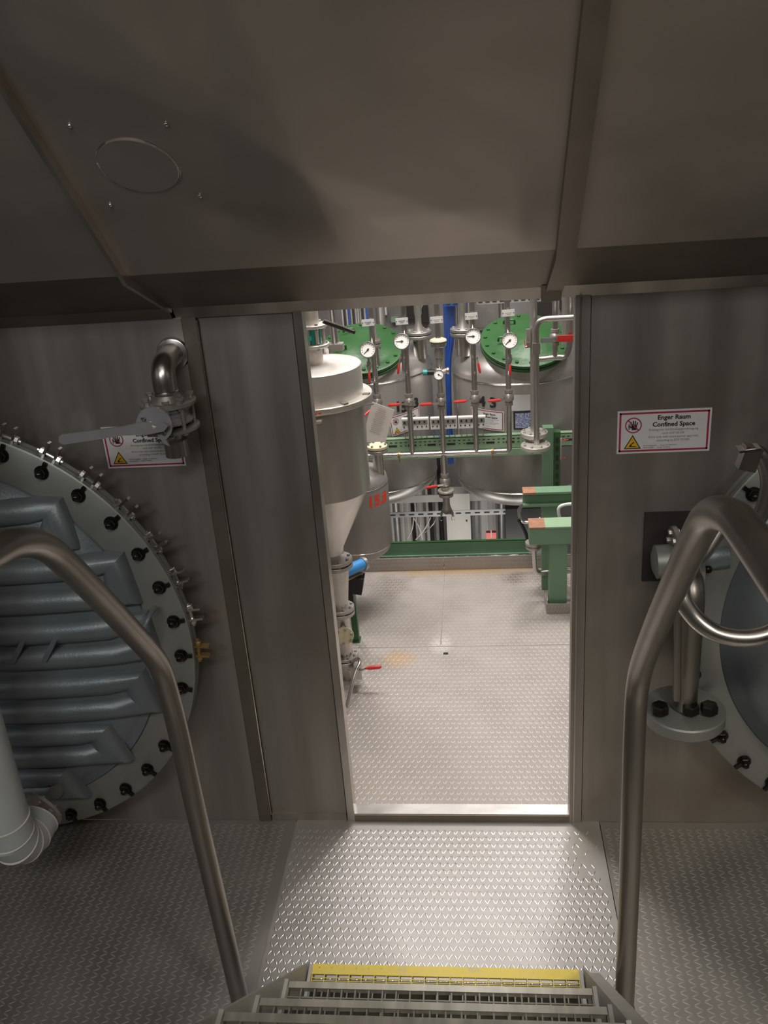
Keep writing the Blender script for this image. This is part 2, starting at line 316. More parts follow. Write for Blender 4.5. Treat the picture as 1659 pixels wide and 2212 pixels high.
nb = V((0, -0.42, -0.907)); ns = V((0, -0.70, -0.716)); nm = (nb+ns).normalized()
def rib(x0, x1, d, m, name='rib'):
    b = B(); rows = [(A_, V((0, -0.2, -1)).normalized()*d*0.5), (B_, nm*d), (C_, ns*d)]
    vs = []
    for p, q in rows: vs += [V((x0, p.y, p.z)), V((x1, p.y, p.z)), V((x1, p.y, p.z))+q, V((x0, p.y, p.z))+q]
    fs = [(0, 1, 2, 3), (8, 11, 10, 9)]
    for j in range(2):
        for i in range(4): k = (i+1) % 4; fs.append((j*4+i, (j+1)*4+i, (j+1)*4+k, j*4+k))
    return obj(name, b.add(vs, fs), m, ce)
rib(XL-0.012, XL, 0.028, 'trim', 'standing_edge')
rib(XR, XR+0.05, 0.03, 'rib', 'standing_rib')
obj('rib_end', B().hexa([V((XR-0.012, -0.022, 1.992)), V((XR+0.047, -0.022, 1.992)), V((XR+0.047, 0.0, 1.992)), V((XR-0.012, 0.0, 1.992)), V((XR-0.012, -0.055, 2.045)), V((XR+0.047, -0.055, 2.045)), V((XR+0.047, 0.0, 2.045)), V((XR-0.012, 0.0, 2.045))]), 'rib', ce)
# welded round patch with four rivets on the middle sheet
def soff(px, py):
    d = ray(px, py); n = V((0, sd.z, -sd.y)); t = (B_-CAM).dot(n)/d.dot(n); return CAM+d*t
pc = soff(300, 354); dn = V((0, -0.698, -0.716))
pt = thing('round_patch', 'round blanking plate welded to the sloping hood, upper left', 'patch', pc)
def onsheet(x, t, lift):
    return V((x, B_.y, B_.z))+sd*t+dn*(cross_break((x-XL)/(XR-XL), t/4.3)+lift)
px0, pt0 = pc.x, (soff(300, 354)-B_).dot(sd)
vs = [onsheet(px0, pt0, 0.004)]; fs = []
for j_, (r_, lf) in enumerate(((0.045, 0.004), (0.089, 0.004), (0.0915, 0.002), (0.0915, -0.004))):
    vs += [onsheet(px0+r_*math.cos(2*PI*k/48), pt0+r_*math.sin(2*PI*k/48), lf) for k in range(48)]
fs = [(0, 1+k, 1+(k+1) % 48) for k in range(48)]+[(1+j_*48+k, 1+(j_+1)*48+k, 1+(j_+1)*48+(k+1) % 48, 1+j_*48+(k+1) % 48) for j_ in range(3) for k in range(48)]
obj('disc', B().add(vs, fs), 'hood', pt)
wb = B(); e1 = V((1, 0, 0)); e2 = dn.cross(e1).normalized()
for a0, a1 in ((2.0, 3.3), (0.2, 0.7), (3.6, 4.2), (5.2, 5.5)):
    wb.tube([onsheet(px0+0.093*math.cos(a0+(a1-a0)*k/12), pt0-0.093*math.sin(a0+(a1-a0)*k/12), 0.002) for k in range(13)], 0.0016, 5)
obj('weld_bead', wb, 'steel_bright', pt, kind='stuff', label='bright broken weld bead')
for q in ((151, 265), (361, 248), (238, 441), (432, 422)):
    c = soff(*q); c = onsheet(c.x, (c-B_).dot(sd), 0.0); obj('rivet', B().sphere(c+dn*0.002, 0.005, 8), 'steel_bright', pt)

# outer shells of both rooms
for nme, lab, lo, hi, mm in (('wall_left', 'left wall of the near room', (-3.3, -6.2, FZ-.3), (-3.2, 0.06, 6), 'sheet'), ('wall_right', 'right wall of the near room', (3.0, -6.2, FZ-.3), (3.1, 0.06, 6), 'sheet'),
                        ('wall_stair', 'wall behind the stair', (-3.3, -6.3, FZ-.3), (3.1, -6.2, 6), 'conc'), ('ceiling_stair', 'ceiling behind the stair', (-3.3, -6.2, 5.16), (3.1, -3.2, 5.26), 'conc'),
                        ('wall_back', 'dim rear wall of the plant hall', (-3.0, 4.9, -1.4), (3.0, 5.0, 4.5), 'conc'), ('wall_hall_left', 'left wall of the plant hall', (-3.1, 0.06, -1.4), (-3.0, 5.0, 4.5), 'conc'),
                        ('wall_hall_right', 'right wall of the plant hall', (3.0, 0.06, -1.4), (3.1, 5.0, 4.5), 'conc'), ('ceiling_hall', 'ceiling of the plant hall', (-3.0, 0.06, 4.4), (3.0, 5.0, 4.5), 'conc'),
                        ('floor_lower', 'lower level floor beneath the hall platform', (-3.0, 0.0, -1.4), (3.0, 5.0, -1.3), 'conc')):
    o = obj(nme, B().box(lo, hi), mm, None); o['kind'] = 'structure'; o['label'] = lab; o['category'] = nme.split('_')[0]

# floors with raised studs (real relief, joined per plate)
def studs(x0, x1, y0, y1, z, dx, dy, rot=False, L=0.027, Wd=0.0052, H=0.0017, skip=None):
    cs = []
    if not rot:
        ny = int((y1-y0)/dy); nx = int((x1-x0)/dx)
        for j in range(ny):
            for i in range(nx):
                cs.append((x0+(i+0.5+0.5*(j % 2)*0)*dx+(j % 2)*dx*0.0, y0+(j+0.5)*dy, 62 if (i+j) % 2 else 118))
    else:
        ny = int((y1-y0)/dx); nx = int((x1-x0)/dy)
        for j in range(ny):
            for i in range(nx): cs.append((x0+(i+0.5)*dy, y0+(j+0.5)*dx, 28 if (i+j) % 2 else -28))
    if skip: cs = [c for c in cs if not skip(c[0], c[1])]
    c = np.array(cs); n = len(c); a = np.radians(c[:, 2]); ux = np.cos(a); uy = np.sin(a)
    loc = np.array([(-.5, 0, 0), (-.25, -.5, 0), (.25, -.5, 0), (.5, 0, 0), (.25, .5, 0), (-.25, .5, 0), (-.25, 0, 1), (.25, 0, 1)])
    lx = loc[:, 0]*L; ly = loc[:, 1]*Wd; lz = loc[:, 2]*H
    X = c[:, 0:1]+ux[:, None]*lx-uy[:, None]*ly; Y = c[:, 1:2]+uy[:, None]*lx+ux[:, None]*ly; Z = np.broadcast_to(lz+z, X.shape)
    vs = np.stack([X, Y, Z], -1).reshape(-1, 3)
    F = np.array([(0, 1, 6, 6), (1, 2, 7, 6), (2, 3, 7, 7), (3, 4, 7, 7), (4, 5, 6, 7), (5, 0, 6, 6)])
    fs = []
    for k in range(n):
        o = k*8; fs += [(o, o+1, o+6), (o+1, o+2, o+7, o+6), (o+2, o+3, o+7), (o+3, o+4, o+7), (o+4, o+5, o+6, o+7), (o+5, o, o+6)]
    me = bpy.data.meshes.new('raised_studs'); me.from_pydata(vs.tolist(), [], fs); return me
def stud_obj(parent, m, *a, **k):
    me = studs(*a, **k); me.materials.append(M[m]); me.shade_smooth()
    o = bpy.data.objects.new('raised_studs', me); COL.objects.link(o); o.parent = parent; o['kind'] = 'stuff'; return o
SX0, SX1 = -0.655, 0.528
fl = struct('floor', 'studded steel plate floor of the near room and stair foot')
obj('tread_plate', B().box((SX0, -2.6, FZ-0.02), (SX1, 0.0, FZ)), 'plate', fl, label='bright worn walkway plate before the door')
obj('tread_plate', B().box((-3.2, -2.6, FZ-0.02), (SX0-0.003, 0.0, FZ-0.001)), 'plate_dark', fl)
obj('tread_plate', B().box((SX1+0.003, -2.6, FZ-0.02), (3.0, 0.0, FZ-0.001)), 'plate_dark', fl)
obj('seam_weld', B().tube([(SX0-0.001, -0.012, FZ), (SX0-0.001, -1.4, FZ)], 0.0025, 6), 'plate', fl)
obj('floor_base', B().box((-3.2, -6.2, FZ-0.06), (3.0, 0.0, FZ-0.022)), 'dark', fl)
stud_obj(fl, 'stud', SX0+0.008, SX1-0.005, -1.15, -0.022, FZ, 0.0145, 0.0335, skip=lambda x, y: random.random() < max(0.0, min(0.9, (x-0.36)*7))*max(0.0, min(1.0, (y+0.42)*5)))
stud_obj(fl, 'plate', -2.4, SX0-0.01, -1.5, -0.02, FZ-0.001, 0.0145, 0.0335, rot=True, H=0.0014)
stud_obj(fl, 'plate', SX1+0.01, 1.9, -1.6, -0.02, FZ-0.001, 0.0145, 0.0335, rot=True, H=0.0014)
ff = struct('floor_hall', 'studded steel platform beyond the door')
obj('tread_plate', B().box((-1.6, 0.055, -0.02), (1.3, 1.27, 0.0)), 'plate_far', ff)
obj('tread_plate', B().box((-1.6, 1.273, -0.02), (-0.1168, 2.2, 0.0)), 'plate_far', ff)
obj('tread_plate', B().box((-0.1162, 1.273, -0.02), (1.3, 2.2, 0.0)), 'plate_far', ff)
obj('seam_weld', B().tube([(-0.65, 1.2715, 0.0), (0.7, 1.2715, 0.0)], 0.004, 6), 'stud_far', ff)
obj('seam_weld', B().tube([(-0.1165, 1.30, 0.0), (-0.1165, 1.55, 0.0)], 0.004, 6), 'stud_far', ff)
stud_obj(ff, 'stud_far', -1.1, 1.0, 0.065, 2.12, 0.0, 0.0145, 0.0335, H=0.0016)
hp = PZ(963, 1412, 0); obj('drain_slot', B().cbox((hp.x, hp.y, 0.001), (0.024, 0.016, 0.003)), 'black', ff)
for (a, b, c) in ((838, 963, 0), (965, 1240, 0)):
    q0 = P(a, 1240, 2.16).x if a < 900 else -0.118; q1 = -0.121 if b < 1000 else 1.0
    if a < 900: q0 = -1.0
    k = obj('kick_plate', B().box((q0, 2.155, -0.02), (q1, 2.161, 0.085)), 'kick', ff)
kb = B()
for i in range(170):
    for j in range(3):
        a = math.radians(62 if (i+j) % 2 else 118); c = V((-0.98+i*0.0116, 2.1545, 0.012+j*0.027)); d = V((math.cos(a), 0, math.sin(a)))*0.009; w_ = V((-math.sin(a), 0, math.cos(a)))*0.0028
        kb.add([c-d, c+w_, c+d, c-w_, c+V((0, -0.002, 0))], [(0, 1, 4), (1, 2, 4), (2, 3, 4), (3, 0, 4)])
obj('kick_plate_studs', kb, 'stud_far', ff, kind='stuff')

# ------------------------------------------------------------------ SIGNS
def poly_ring(r0_, r1_, n=40): return [(r0_*math.cos(2*PI*i/n), r0_*math.sin(2*PI*i/n)) for i in range(n)], [(r1_*math.cos(2*PI*i/n), r1_*math.sin(2*PI*i/n)) for i in range(n)]
def sign(name, label, W_, H_, mapf, loc, seg=1):
    """mapf(u, v, lift) places sheet coordinates on a wall or around a tank"""
    t = thing(name, label, 'sign', loc, None)
    def grid(b, u0, u1, v0, v1, lift):
        n = max(1, int(seg*(u1-u0)/W_+0.5)); vs = []; fs = []
        for i in range(n+1):
            u = u0+(u1-u0)*i/n; vs += [mapf(u, v0, lift), mapf(u, v1, lift)]
        for i in range(n): fs.append((2*i, 2*i+2, 2*i+3, 2*i+1))
        return b.add(vs, fs)
    pb = B(); grid(pb, -W_/2, W_/2, -H_/2, H_/2, 0.0022); 
    n = len(pb.v)
    k0 = n; pb.v += [mapf(u, v, 0.0003) for u, v in ((-W_/2, -H_/2), (W_/2, -H_/2), (W_/2, H_/2), (-W_/2, H_/2))]
    pb.f += [(0, n-2, k0+1, k0), (n-2, n-1, k0+2, k0+1), (n-1, 1, k0+3, k0+2), (1, 0, k0, k0+3)] if seg == 1 else []
    obj('plate', pb, 'sign_white', t, flat=True, fix=False)
    k = W_/0.29; m = 0.006*k; tck = 0.006*k; L1 = 0.0026
    rb = B(); a, b_ = W_/2-m, H_/2-m
    grid(rb, -a, a, b_-tck, b_, L1); grid(rb, -a, a, -b_, -b_+tck, L1); grid(rb, -a, -a+tck, -b_, b_, L1); grid(rb, a-tck, a, -b_, b_, L1)
    obj('border', rb, 'sign_red', t, flat=True, fix=False)
    # prohibition ring with bar over a raised hand
    cx, cy, R = -W_/2+0.050*k, H_/2-0.048*k, 0.026*k
    b2 = B(); o_, i_ = poly_ring(R, R*0.86, 36); nn = 36
    vs = [mapf(cx+q[0], cy+q[1], 0.0032) for q in o_]+[mapf(cx+q[0], cy+q[1], 0.0032) for q in i_]
    b2.add(vs, [(q, (q+1) % nn, nn+(q+1) % nn, nn+q) for q in range(nn)])
    ca, sa = math.cos(-PI/4), math.sin(-PI/4); hw = R*0.07
    bar = [(-R*0.9, -hw), (R*0.9, -hw), (R*0.9, hw), (-R*0.9, hw)]
    b2.add([mapf(cx+x*ca-y*sa, cy+x*sa+y*ca, 0.0032) for x, y in bar], [(0, 1, 2, 3)])
    obj('prohibition_ring', b2, 'sign_red', t, flat=True, fix=False)
    b3 = B(); hx, hy = cx+R*0.1, cy-R*0.1
    b3.add([mapf(hx+x*R, hy+y*R, 0.0029) for x, y in ((-.28, -.5), (.28, -.5), (.34, .05), (.2, .12), (-.2, .12), (-.34, .0))], [(0, 1, 2, 3, 4, 5)])
    for bx, by, ang, ln in ((-.26, .05, 105, .5), (-.09, .1, 94, .58), (.09, .1, 84, .55), (.25, .03, 70, .45), (-.28, -.2, 150, .42)):
        d = V((math.cos(math.radians(ang)), math.sin(math.radians(ang)))); p = V((-d.y, d.x))*0.07
        q = [V((bx, by))-p, V((bx, by))+d*ln-p, V((bx, by))+d*ln+p, V((bx, by))+p]
        b3.add([mapf(hx+g.x*R, hy+g.y*R, 0.0029) for g in q], [(0, 1, 2, 3)])
    obj('hand_symbol', b3, 'ink', t, flat=True, fix=False)
    b6 = B(); gx = cx-R*0.42
    b6.add([mapf(gx+x*R, cy+y*R, 0.0028) for x, y in ((-.2, -.55), (.05, -.5), (.12, .1), (-.05, .3), (-.2, .05))], [(0, 1, 2, 3, 4)])
    obj('figure_symbol', b6, 'grey_tank', t, flat=True, fix=False)
    tx, ty, S_ = -W_/2+0.049*k, -H_/2+0.036*k, 0.027*k
    tri = lambda q: [(-q, -q*0.75), (q, -q*0.75), (0, q*1.0)]
    b4 = B().add([mapf(tx+x, ty+y, 0.0027) for x, y in tri(S_)], [(0, 1, 2)]); obj('triangle_edge', b4, 'ink', t, flat=True, fix=False)
    b5 = B().add([mapf(tx+x, ty+y-0.0006, 0.0029) for x, y in tri(S_*0.80)], [(0, 1, 2)]); obj('triangle', b5, 'yellow', t, flat=True, fix=False)
    b7 = B()
    for pl in (((-.4, -.5), (.4, -.5), (.4, -.4), (-.4, -.4)), ((-.35, -.4), (-.1, -.4), (-.05, -.15), (-.3, -.2)), ((-.12, -.22), (.2, .02), (.16, .1), (-.14, -.1)), ((.02, -.12), (.12, .1), (.05, .13), (-.04, -.08))):
        b7.add([mapf(tx+x*S_, ty+y*S_, 0.0031) for x, y in pl], [(0, 1, 2, 3)])
    obj('hazard_symbol', b7, 'ink', t, flat=True, fix=False)
    bt = B(); cxt = 0.030*k
    for body, sz, y in (('Enger Raum', 0.0205, 0.046), ('Confined Space', 0.0205, 0.023)):
        bt.text(body, sz*k, (0, 0, 0), (1, 0, 0), (0, 1, 0), mapf=lambda x, yy, y=y: mapf(cxt+x*1.02, y*k+yy, 0.0030), bold=0.0006*k)
    obj('heading_text', bt, 'ink', t, flat=True, fix=False)
    bs = B()
    for body, sz, y in (('Einstieg nur mit Einstiegsgenehmigung', 0.0100, 0.006), ('nach SOP 50.500', 0.0100, -0.006), ('Entry only with entry-permit approval', 0.0100, -0.018), ('according to SOP 50.500', 0.0100, -0.030)):
        bs.text(body, sz*k, (0, 0, 0), (1, 0, 0), (0, 1, 0), mapf=lambda x, yy, y=y: mapf(cxt+x, y*k+yy, 0.0030))
    for body, y in (('Erstickungsgefahr  -  danger of suffocation', -0.046), ('Absturzgefahr  -  danger of falling', -0.053)):
        bs.text(body, 0.0062*k, (0, 0, 0), (1, 0, 0), (0, 1, 0), align='LEFT', mapf=lambda x, yy, y=y: mapf(-0.062*k+x, y*k+yy, 0.0030))
    obj('small_text', bs, 'grey_ink', t, flat=True, fix=False)
    return t
def wall_map(c, rot=0.0, y=0.0):
    ca, sa = math.cos(rot), math.sin(rot)
    return lambda u, v, lift=0.0: V((c[0]+u*ca-v*sa, y-lift, c[1]+u*sa+v*ca))
def cyl_map(cx, cy, r, a0, z0, rot=0.0):
    ca, sa = math.cos(rot), math.sin(rot)
    def f(u, v, lift=0.0):
        uu, vv = u*ca-v*sa, u*sa+v*ca; a = a0+uu/r; return V((cx+(r+lift)*math.sin(a), cy-(r+lift)*math.cos(a), z0+vv))
    return f
sign('safety_sign', 'white confined space sign with red border on the wall right of the doorway', 0.288, 0.142, wall_map((0.694, 1.562), 0.0), (0.694, 0, 1.49))
sign('safety_sign', 'white confined space sign with red border half behind the grey lever valve', 0.272, 0.146, wall_map((-1.004, 1.580), 0.0), (-1.004, 0, 1.50))

# ------------------------------------------------------------------ common fittings
def hexn(b, c, ax, r, h):
    b.lathe(c, ax, [(r, 0), (r, h*0.85), (r*0.85, h)], 6); return b
def flange(parent, c, ax, r, t=0.018, nb=8, m='flange', bolts=True, hub=None, hub_h=0.02, name='flange'):
    c = V(c); ax = V(ax).normalized()
    prof = [(r*0.97, 0), (r, t*0.12), (r, t*0.88), (r*0.97, t)]
    if hub: prof += [(hub*1.45, t), (hub*1.05, t+hub_h)]
    fo = obj(name, B().lathe(c, ax, prof, 32), m, parent)
    if bolts:
        tt = V((0, 0, 1)) if abs(ax.z) < 0.9 else V((1, 0, 0)); e1 = ax.cross(tt).normalized(); e2 = ax.cross(e1); b = B()
        for i in range(nb):
            a = 2*PI*(i+0.5)/nb; q = c+(e1*math.cos(a)+e2*math.sin(a))*r*0.8
            hexn(b, q+ax*t, ax, r*0.085+0.002, 0.009); hexn(b, q, -ax, r*0.085+0.002, 0.009)
        obj('bolts', b, 'steel_dull', fo, kind='stuff')
def ball_valve(label, c, ax, r, lever, grip=0.075, arm=0.05, side=V((0, -1, 0)), group=None, gm='red', w_=0.011, body='steel_dull', name='ball_valve', flat=False):
    """ax: pipe direction; lever: direction the lever points; side: stem direction"""
    c = V(c); ax = V(ax).normalized(); lever = V(lever).normalized(); side = V(side).normalized()
    t = thing(name, label, 'valve', c, group)
    obj('body', B().lathe(c-ax*r*2.6, ax, [(r*1.35, 0), (r*1.35, r*1.0), (r*1.1, r*1.1), (r*1.7, r*1.9), (r*1.75, r*2.6), (r*1.7, r*3.3), (r*1.1, r*4.1), (r*1.35, r*4.2), (r*1.35, r*5.2)], 10), body, t)
    s0 = c+side*r*1.6; s1 = c+side*r*2.6
    obj('stem', B().cyl(s0-side*r*0.4, s1+side*0.006, r*0.5, n=8), 'steel', t)
    q = s1
    pp = lever.cross(side).normalized(); Rm = Matrix((lever, pp, side)).transposed()
    lo_ = obj('lever', B().cbox(q+lever*arm*0.5, (arm+r, w_*0.8, 0.003), Rm), 'steel_bright', t)
    g0 = q+lever*arm
    if flat: obj('grip', B().cbox(g0+lever*grip*0.5, (grip, w_, 0.012), Rm), gm, lo_)
    else: obj('grip', B().tube([g0, g0+lever*grip*0.15, g0+lever*grip*0.85, g0+lever*grip], [w_*0.35, w_*0.62, w_*0.62, w_*0.3], 8), gm, lo_)
    return t
def gauge(label, c, r, needle, nrm=V((0, -0.93, 0.36)), group=None, rim='steel'):
    c = V(c); nrm = V(nrm).normalized(); ux = V((1, 0, 0)); uy = nrm.cross(ux).normalized()
    if uy.z < 0: uy = -uy
    t = thing('pressure_gauge', label, 'gauge', c, group)
    obj('case', B().lathe(c-nrm*r*0.5, nrm, [(r*0.9, 0), (r, r*0.15), (r, r*0.75), (r*0.93, r*0.82), (r*0.88, r*0.7), (r*0.87, r*0.56)], 32), rim, t)
    dl_ = obj('dial', B().lathe(c+nrm*r*0.1, nrm, [(r*0.87, 0), (r*0.87, 0.002), (0, 0.002)], 32), 'white', t)
    n = B(); a = math.radians(needle); d = ux*math.cos(a)+uy*math.sin(a); p = nrm.cross(d); o = c+nrm*(r*0.1+0.004)
    n.add([o-d*r*0.2-p*r*0.07, o-d*r*0.2+p*r*0.07, o+d*r*0.68+p*r*0.04, o+d*r*0.68-p*r*0.04], [(0, 1, 2, 3)]); n.lathe(o, nrm, [(r*0.14, 0), (r*0.14, 0.001)], 10)
    obj('needle', n, 'ink', dl_, flat=True)
    k = B(); o = c+nrm*(r*0.1+0.0026)
    for i in range(13):
        a = math.radians(225-270*i/12); d = ux*math.cos(a)+uy*math.sin(a); p = nrm.cross(d)*r*0.03
        k.add([o+d*r*0.66-p, o+d*r*0.66+p, o+d*r*0.78+p, o+d*r*0.78-p], [(0, 1, 2, 3)])
    obj('scale_marks', k, 'ink', dl_, flat=True)
    return t

# ------------------------------------------------------------------ STAIR
ST = [(-0.822, 0.160), (-1.065, 0.390), (-1.300, 0.620), (-1.517, 0.850), (-1.755, 1.085), (-1.99, 1.32)]
TX0, TX1 = -0.445, 0.362
st = thing('stair', 'steep grated steel stair rising towards the viewer from the walkway', 'stair', (-0.04, -1.3, FZ))
for i, (y, z) in enumerate(ST):
    yel = i == 0
    a, b_ = (TX0, TX1)
    if yel: a, b_ = TX0+0.005, TX1-0.005
    ya = y; yb = y-0.205
    g = B()
    nbar = 6
    for j in range(nbar): yy = ya-0.045-j*0.031; g.box((a, yy-0.002, z-0.045), (b_, yy+0.002, z-0.004))
    nc = int((b_-a)/0.0365)
    for j in range(nc+1): xx = a+(b_-a)*j/nc; g.box((xx-0.002, yb, z-0.026), (xx+0.002, ya-0.012, z-0.002))
    obj('tread_grating', g, 'grating', st)
    nb_ = B(); nb_.box((a, ya-0.020, z-0.003), (b_, ya, z)); nb_.box((a, ya-0.004, z-0.034), (b_, ya, z-0.003))
    nb_.box((a, yb-0.004, z-0.032), (b_, yb, z))
    obj('tread_frame', nb_, 'grating_edge', st)
    # punched bumps on the nosing
    bmp = B()
    for j in range(nc): 
        xx = a+(b_-a)*(j+0.5)/nc; bmp.lathe((xx, ya-0.007, z-0.0005), (0, 0, 1), [(0.006, 0), (0.005, 0.002), (0.002, 0.003)], 6)
    if yel: obj('nosing_bumps', bmp, 'nosing', st, kind='stuff')
    if yel:
        n_ = B(); n_.box((a-0.005, ya-0.030, z), (b_+0.005, ya+0.006, z+0.0025)); n_.box((a-0.005, ya+0.002, z-0.03), (b_+0.005, ya+0.006, z))
        obj('nosing', n_, 'nosing', st, label='yellow painted front edge of the lowest tread')
        q = B()
        for j in range(3): yy = ya-0.030-(j+1)*0.011; q.box((a, yy-0.001, z-0.002), (b_, yy+0.001, z+0.001)) if j < 2 else None
        for j in range(nc+1): xx = a+(b_-a)*j/nc; q.box((xx-0.0012, ya-0.056, z-0.001), (xx+0.0012, ya-0.03, z+0.0012))
        obj('nosing_grid', q, 'nosing', st)
    for X in (a-0.012, b_+0.002): obj('tread_end', B().box((X, yb, z-0.045), (X+0.010, ya+0.002, z+0.006)), 'stringer', st)
sdir = V((0, -0.70, 0.71))
for sx, X0 in ((-1, TX0-0.016), (1, TX1+0.016)):
    p0 = V((X0, -0.70, FZ)); q = B()
    a = [(-0.80, FZ), (-0.80, 0.15), (-2.35, 1.66), (-2.35, 1.46), (-1.0, 0.10), (-0.96, FZ)]
    vs = [V((X0-0.004, y, z)) for y, z in a]+[V((X0+0.004, y, z)) for y, z in a]; m_ = 6
    q.add(vs, [tuple(range(6)), tuple(range(11, 5, -1))]+[(i, (i+1) % 6, 6+(i+1) % 6, 6+i) for i in range(6)])
    obj('stringer', q, 'stringer', st)
    xo0, xo1 = (X0, X0+0.045) if sx > 0 else (X0-0.022, X0)
    f = B(); tp = [(-0.80, 0.13), (-2.35, 1.64)]
    for i in range(1):
        (y0, z0), (y1, z1) = tp[i], tp[i+1]
        f.hexa([(xo0, y0, z0-.008), (xo1, y0, z0-.008), (xo1, y1, z1-.008), (xo0, y1, z1-.008), (xo0, y0, z0), (xo1, y0, z0), (xo1, y1, z1), (xo0, y1, z1)])
    obj('stringer_flange', f, 'stringer', st)
    obj('foot_plate', B().box((xo0-0.01, -0.99, FZ), (xo1+0.01, -0.78, FZ+0.006)), 'grating', st)

# ------------------------------------------------------------------ HANDRAILS
def handrail(label, X, path, r, foot):
    t = thing('handrail', label, 'handrail', foot)
    obj('rail', B().tube(path, r, 20), 'rail', t)
    obj('foot_collar', B().lathe(path[0], (0, 0, 1), [(r+0.008, 0), (r+0.008, 0.004), (r+0.001, 0.010)], 20), 'steel_dull', t)
    return t
def smooth(pts, n=10):
    pts = [V(p) for p in pts]; out = []
    for i in range(len(pts)-1):
        p0 = pts[max(i-1, 0)]; p1 = pts[i]; p2 = pts[i+1]; p3 = pts[min(i+2, len(pts)-1)]
        for k in range(n):
            t = k/n; out.append(0.5*((2*p1)+(p2-p0)*t+(2*p0-5*p1+4*p2-p3)*t*t+(3*p1-p0-3*p2+p3)*t**3))
    return out+[pts[-1]]
lp = [V((-0.682, -0.845, FZ))]+[V((-0.682-(0.036*k/4), -0.845, 0.27*k)) for k in (1, 2, 3)]+[V((-0.719, -0.838, 1.06)), V((-0.72, -0.85, 1.18)), V((-0.72, -0.885, 1.30)), V((-0.72, -1.02, 1.485)), V((-0.72, -1.14, 1.64)), V((-0.72, -1.235, 1.757)), V((-0.72, -1.29, 1.812)), V((-0.72, -1.355, 1.852)), V((-0.72, -1.44, 1.878)), V((-0.72, -1.60, 1.89)), V((-0.72, -2.1, 1.89)), V((-0.72, -2.8, 1.89)), V((-0.72, -3.6, 1.89))]
handrail('bent steel handrail on the left side, crossing in front of the round manway', -0.72, smooth(lp, 6), 0.028, (-0.682, -0.845, FZ))
rp = [V((0.480, -0.90, FZ)), V((0.479, -0.90, 0.4)), V((0.477, -0.895, 0.8)), V((0.476, -0.888, 1.12)), V((0.476, -0.905, 1.23)), V((0.476, -0.955, 1.325)), V((0.476, -1.08, 1.495)), V((0.476, -1.245, 1.70)), V((0.476, -1.36, 1.838)), V((0.476, -1.43, 1.90)), V((0.476, -1.53, 1.94)), V((0.476, -1.64, 1.952)), V((0.476, -2.1, 1.955)), V((0.476, -2.8, 1.955)), V((0.476, -3.6, 1.955))]
handrail('bent steel handrail on the right side of the stair, peaking near the picture edge', 0.476, smooth(rp, 6), 0.0275, (0.480, -0.90, FZ))

# ------------------------------------------------------------------ BIG ROUND MANWAYS
def manway(label, cx, cz, Yr, mirror=1, nb=36, coils=True, arc=None, bulge=0.10):
    t = thing('manway_cover', label, 'manway', (cx, 0, cz-0.83))
    Rr = 0.825
    c = V((cx, 0, cz)); ax = V((0, -1, 0)); d = -Yr
    obj('neck_ring', B().lathe(c, ax, [(0.735, 0), (0.735, d-0.045)], 96), 'grey_ring', t)
    obj('body_flange', B().lathe(c+ax*(d-0.055), ax, [(0.62, 0), (Rr, 0), (Rr, 0.020), (0.62, 0.020)], 128), 'grey_ring', t)
    obj('gasket', B().lathe(c+ax*(d-0.034), ax, [(0.62, 0), (Rr-0.02, 0), (Rr-0.02, 0.005), (0.62, 0.005)], 96), 'dark', t)
    obj('cover_flange', B().lathe(c+ax*(d-0.028), ax, [(0.66, 0), (Rr-0.004, 0), (Rr, 0.004), (Rr, 0.024), (Rr-0.006, 0.028), (0.690, 0.028), (0.688, 0.022), (0.66, 0.022)], 128), 'grey_ring', t)
    prof = [(0.690, 0.0), (0.685, 0.012)]
    for k in range(1, 15):
        q = k/14; prof.append((0.66*math.cos(q*PI/2), 0.012+bulge*math.sin(q*PI/2)))
    obj('dished_cover', B().lathe(c+ax*(d-0.006), ax, prof, 96), 'grey_paint', t)
    # hinged bolts round the rim
    src = None
    for i in range(nb):
        a = math.radians(-3.1+360.0*i/nb)
        x = cx+0.782*math.cos(a)*mirror; z = cz+0.782*math.sin(a)
        if z < 0.06 or (mirror > 0 and x < -2.45) or (mirror < 0 and x > 1.9): continue
        nd = V((math.cos(a)*mirror, 0, math.sin(a))); q = V((x, Yr, z)); tn = V((-nd.z, 0, nd.x))
        b = B(); hexn(b, q, ax, 0.019, 0.018); b.sphere((q.x, q.y-0.024, q.z), 0.013, 8); b.cyl(q-ax*0.002, q+ax*0.005, 0.024, n=14); b.cbox(q+nd*0.024+ax*0.002, (0.03, 0.014, 0.014), Matrix((nd, ax, tn)).transposed())
        obj('bolt', b, 'bolt_dark', t)
        ang = math.degrees(a) % 360
        if mirror > 0 and (ang < 90 or ang > 352):
            mm = 'brass' if (ang > 340 or ang < -20) and mirror > 0 else 'steel_bright'
            e = V((cx, Yr, cz))+nd*(Rr+0.016)+ax*-0.030
            cb = B(); Rm = Matrix((nd, ax, tn)).transposed()
            for off in (-0.016, 0.022):
                cb.cbox(e+tn*off+nd*0.006, (0.058, 0.022, 0.008), Rm); hexn(cb, e+tn*(off+(0.005 if off > 0 else -0.005))+nd*-0.006, tn*(1 if off > 0 else -1), 0.013, 0.013)
            cb.cyl(e-tn*0.042-nd*0.006, e+tn*0.048-nd*0.006, 0.007, n=8)
            obj('clamp', cb, mm, t)
    return t, c, d
mw, mc, md = manway('huge grey manway cover with welded half-pipe coils, left of the doorway', -1.727, 0.900, -0.15, bulge=0.075)
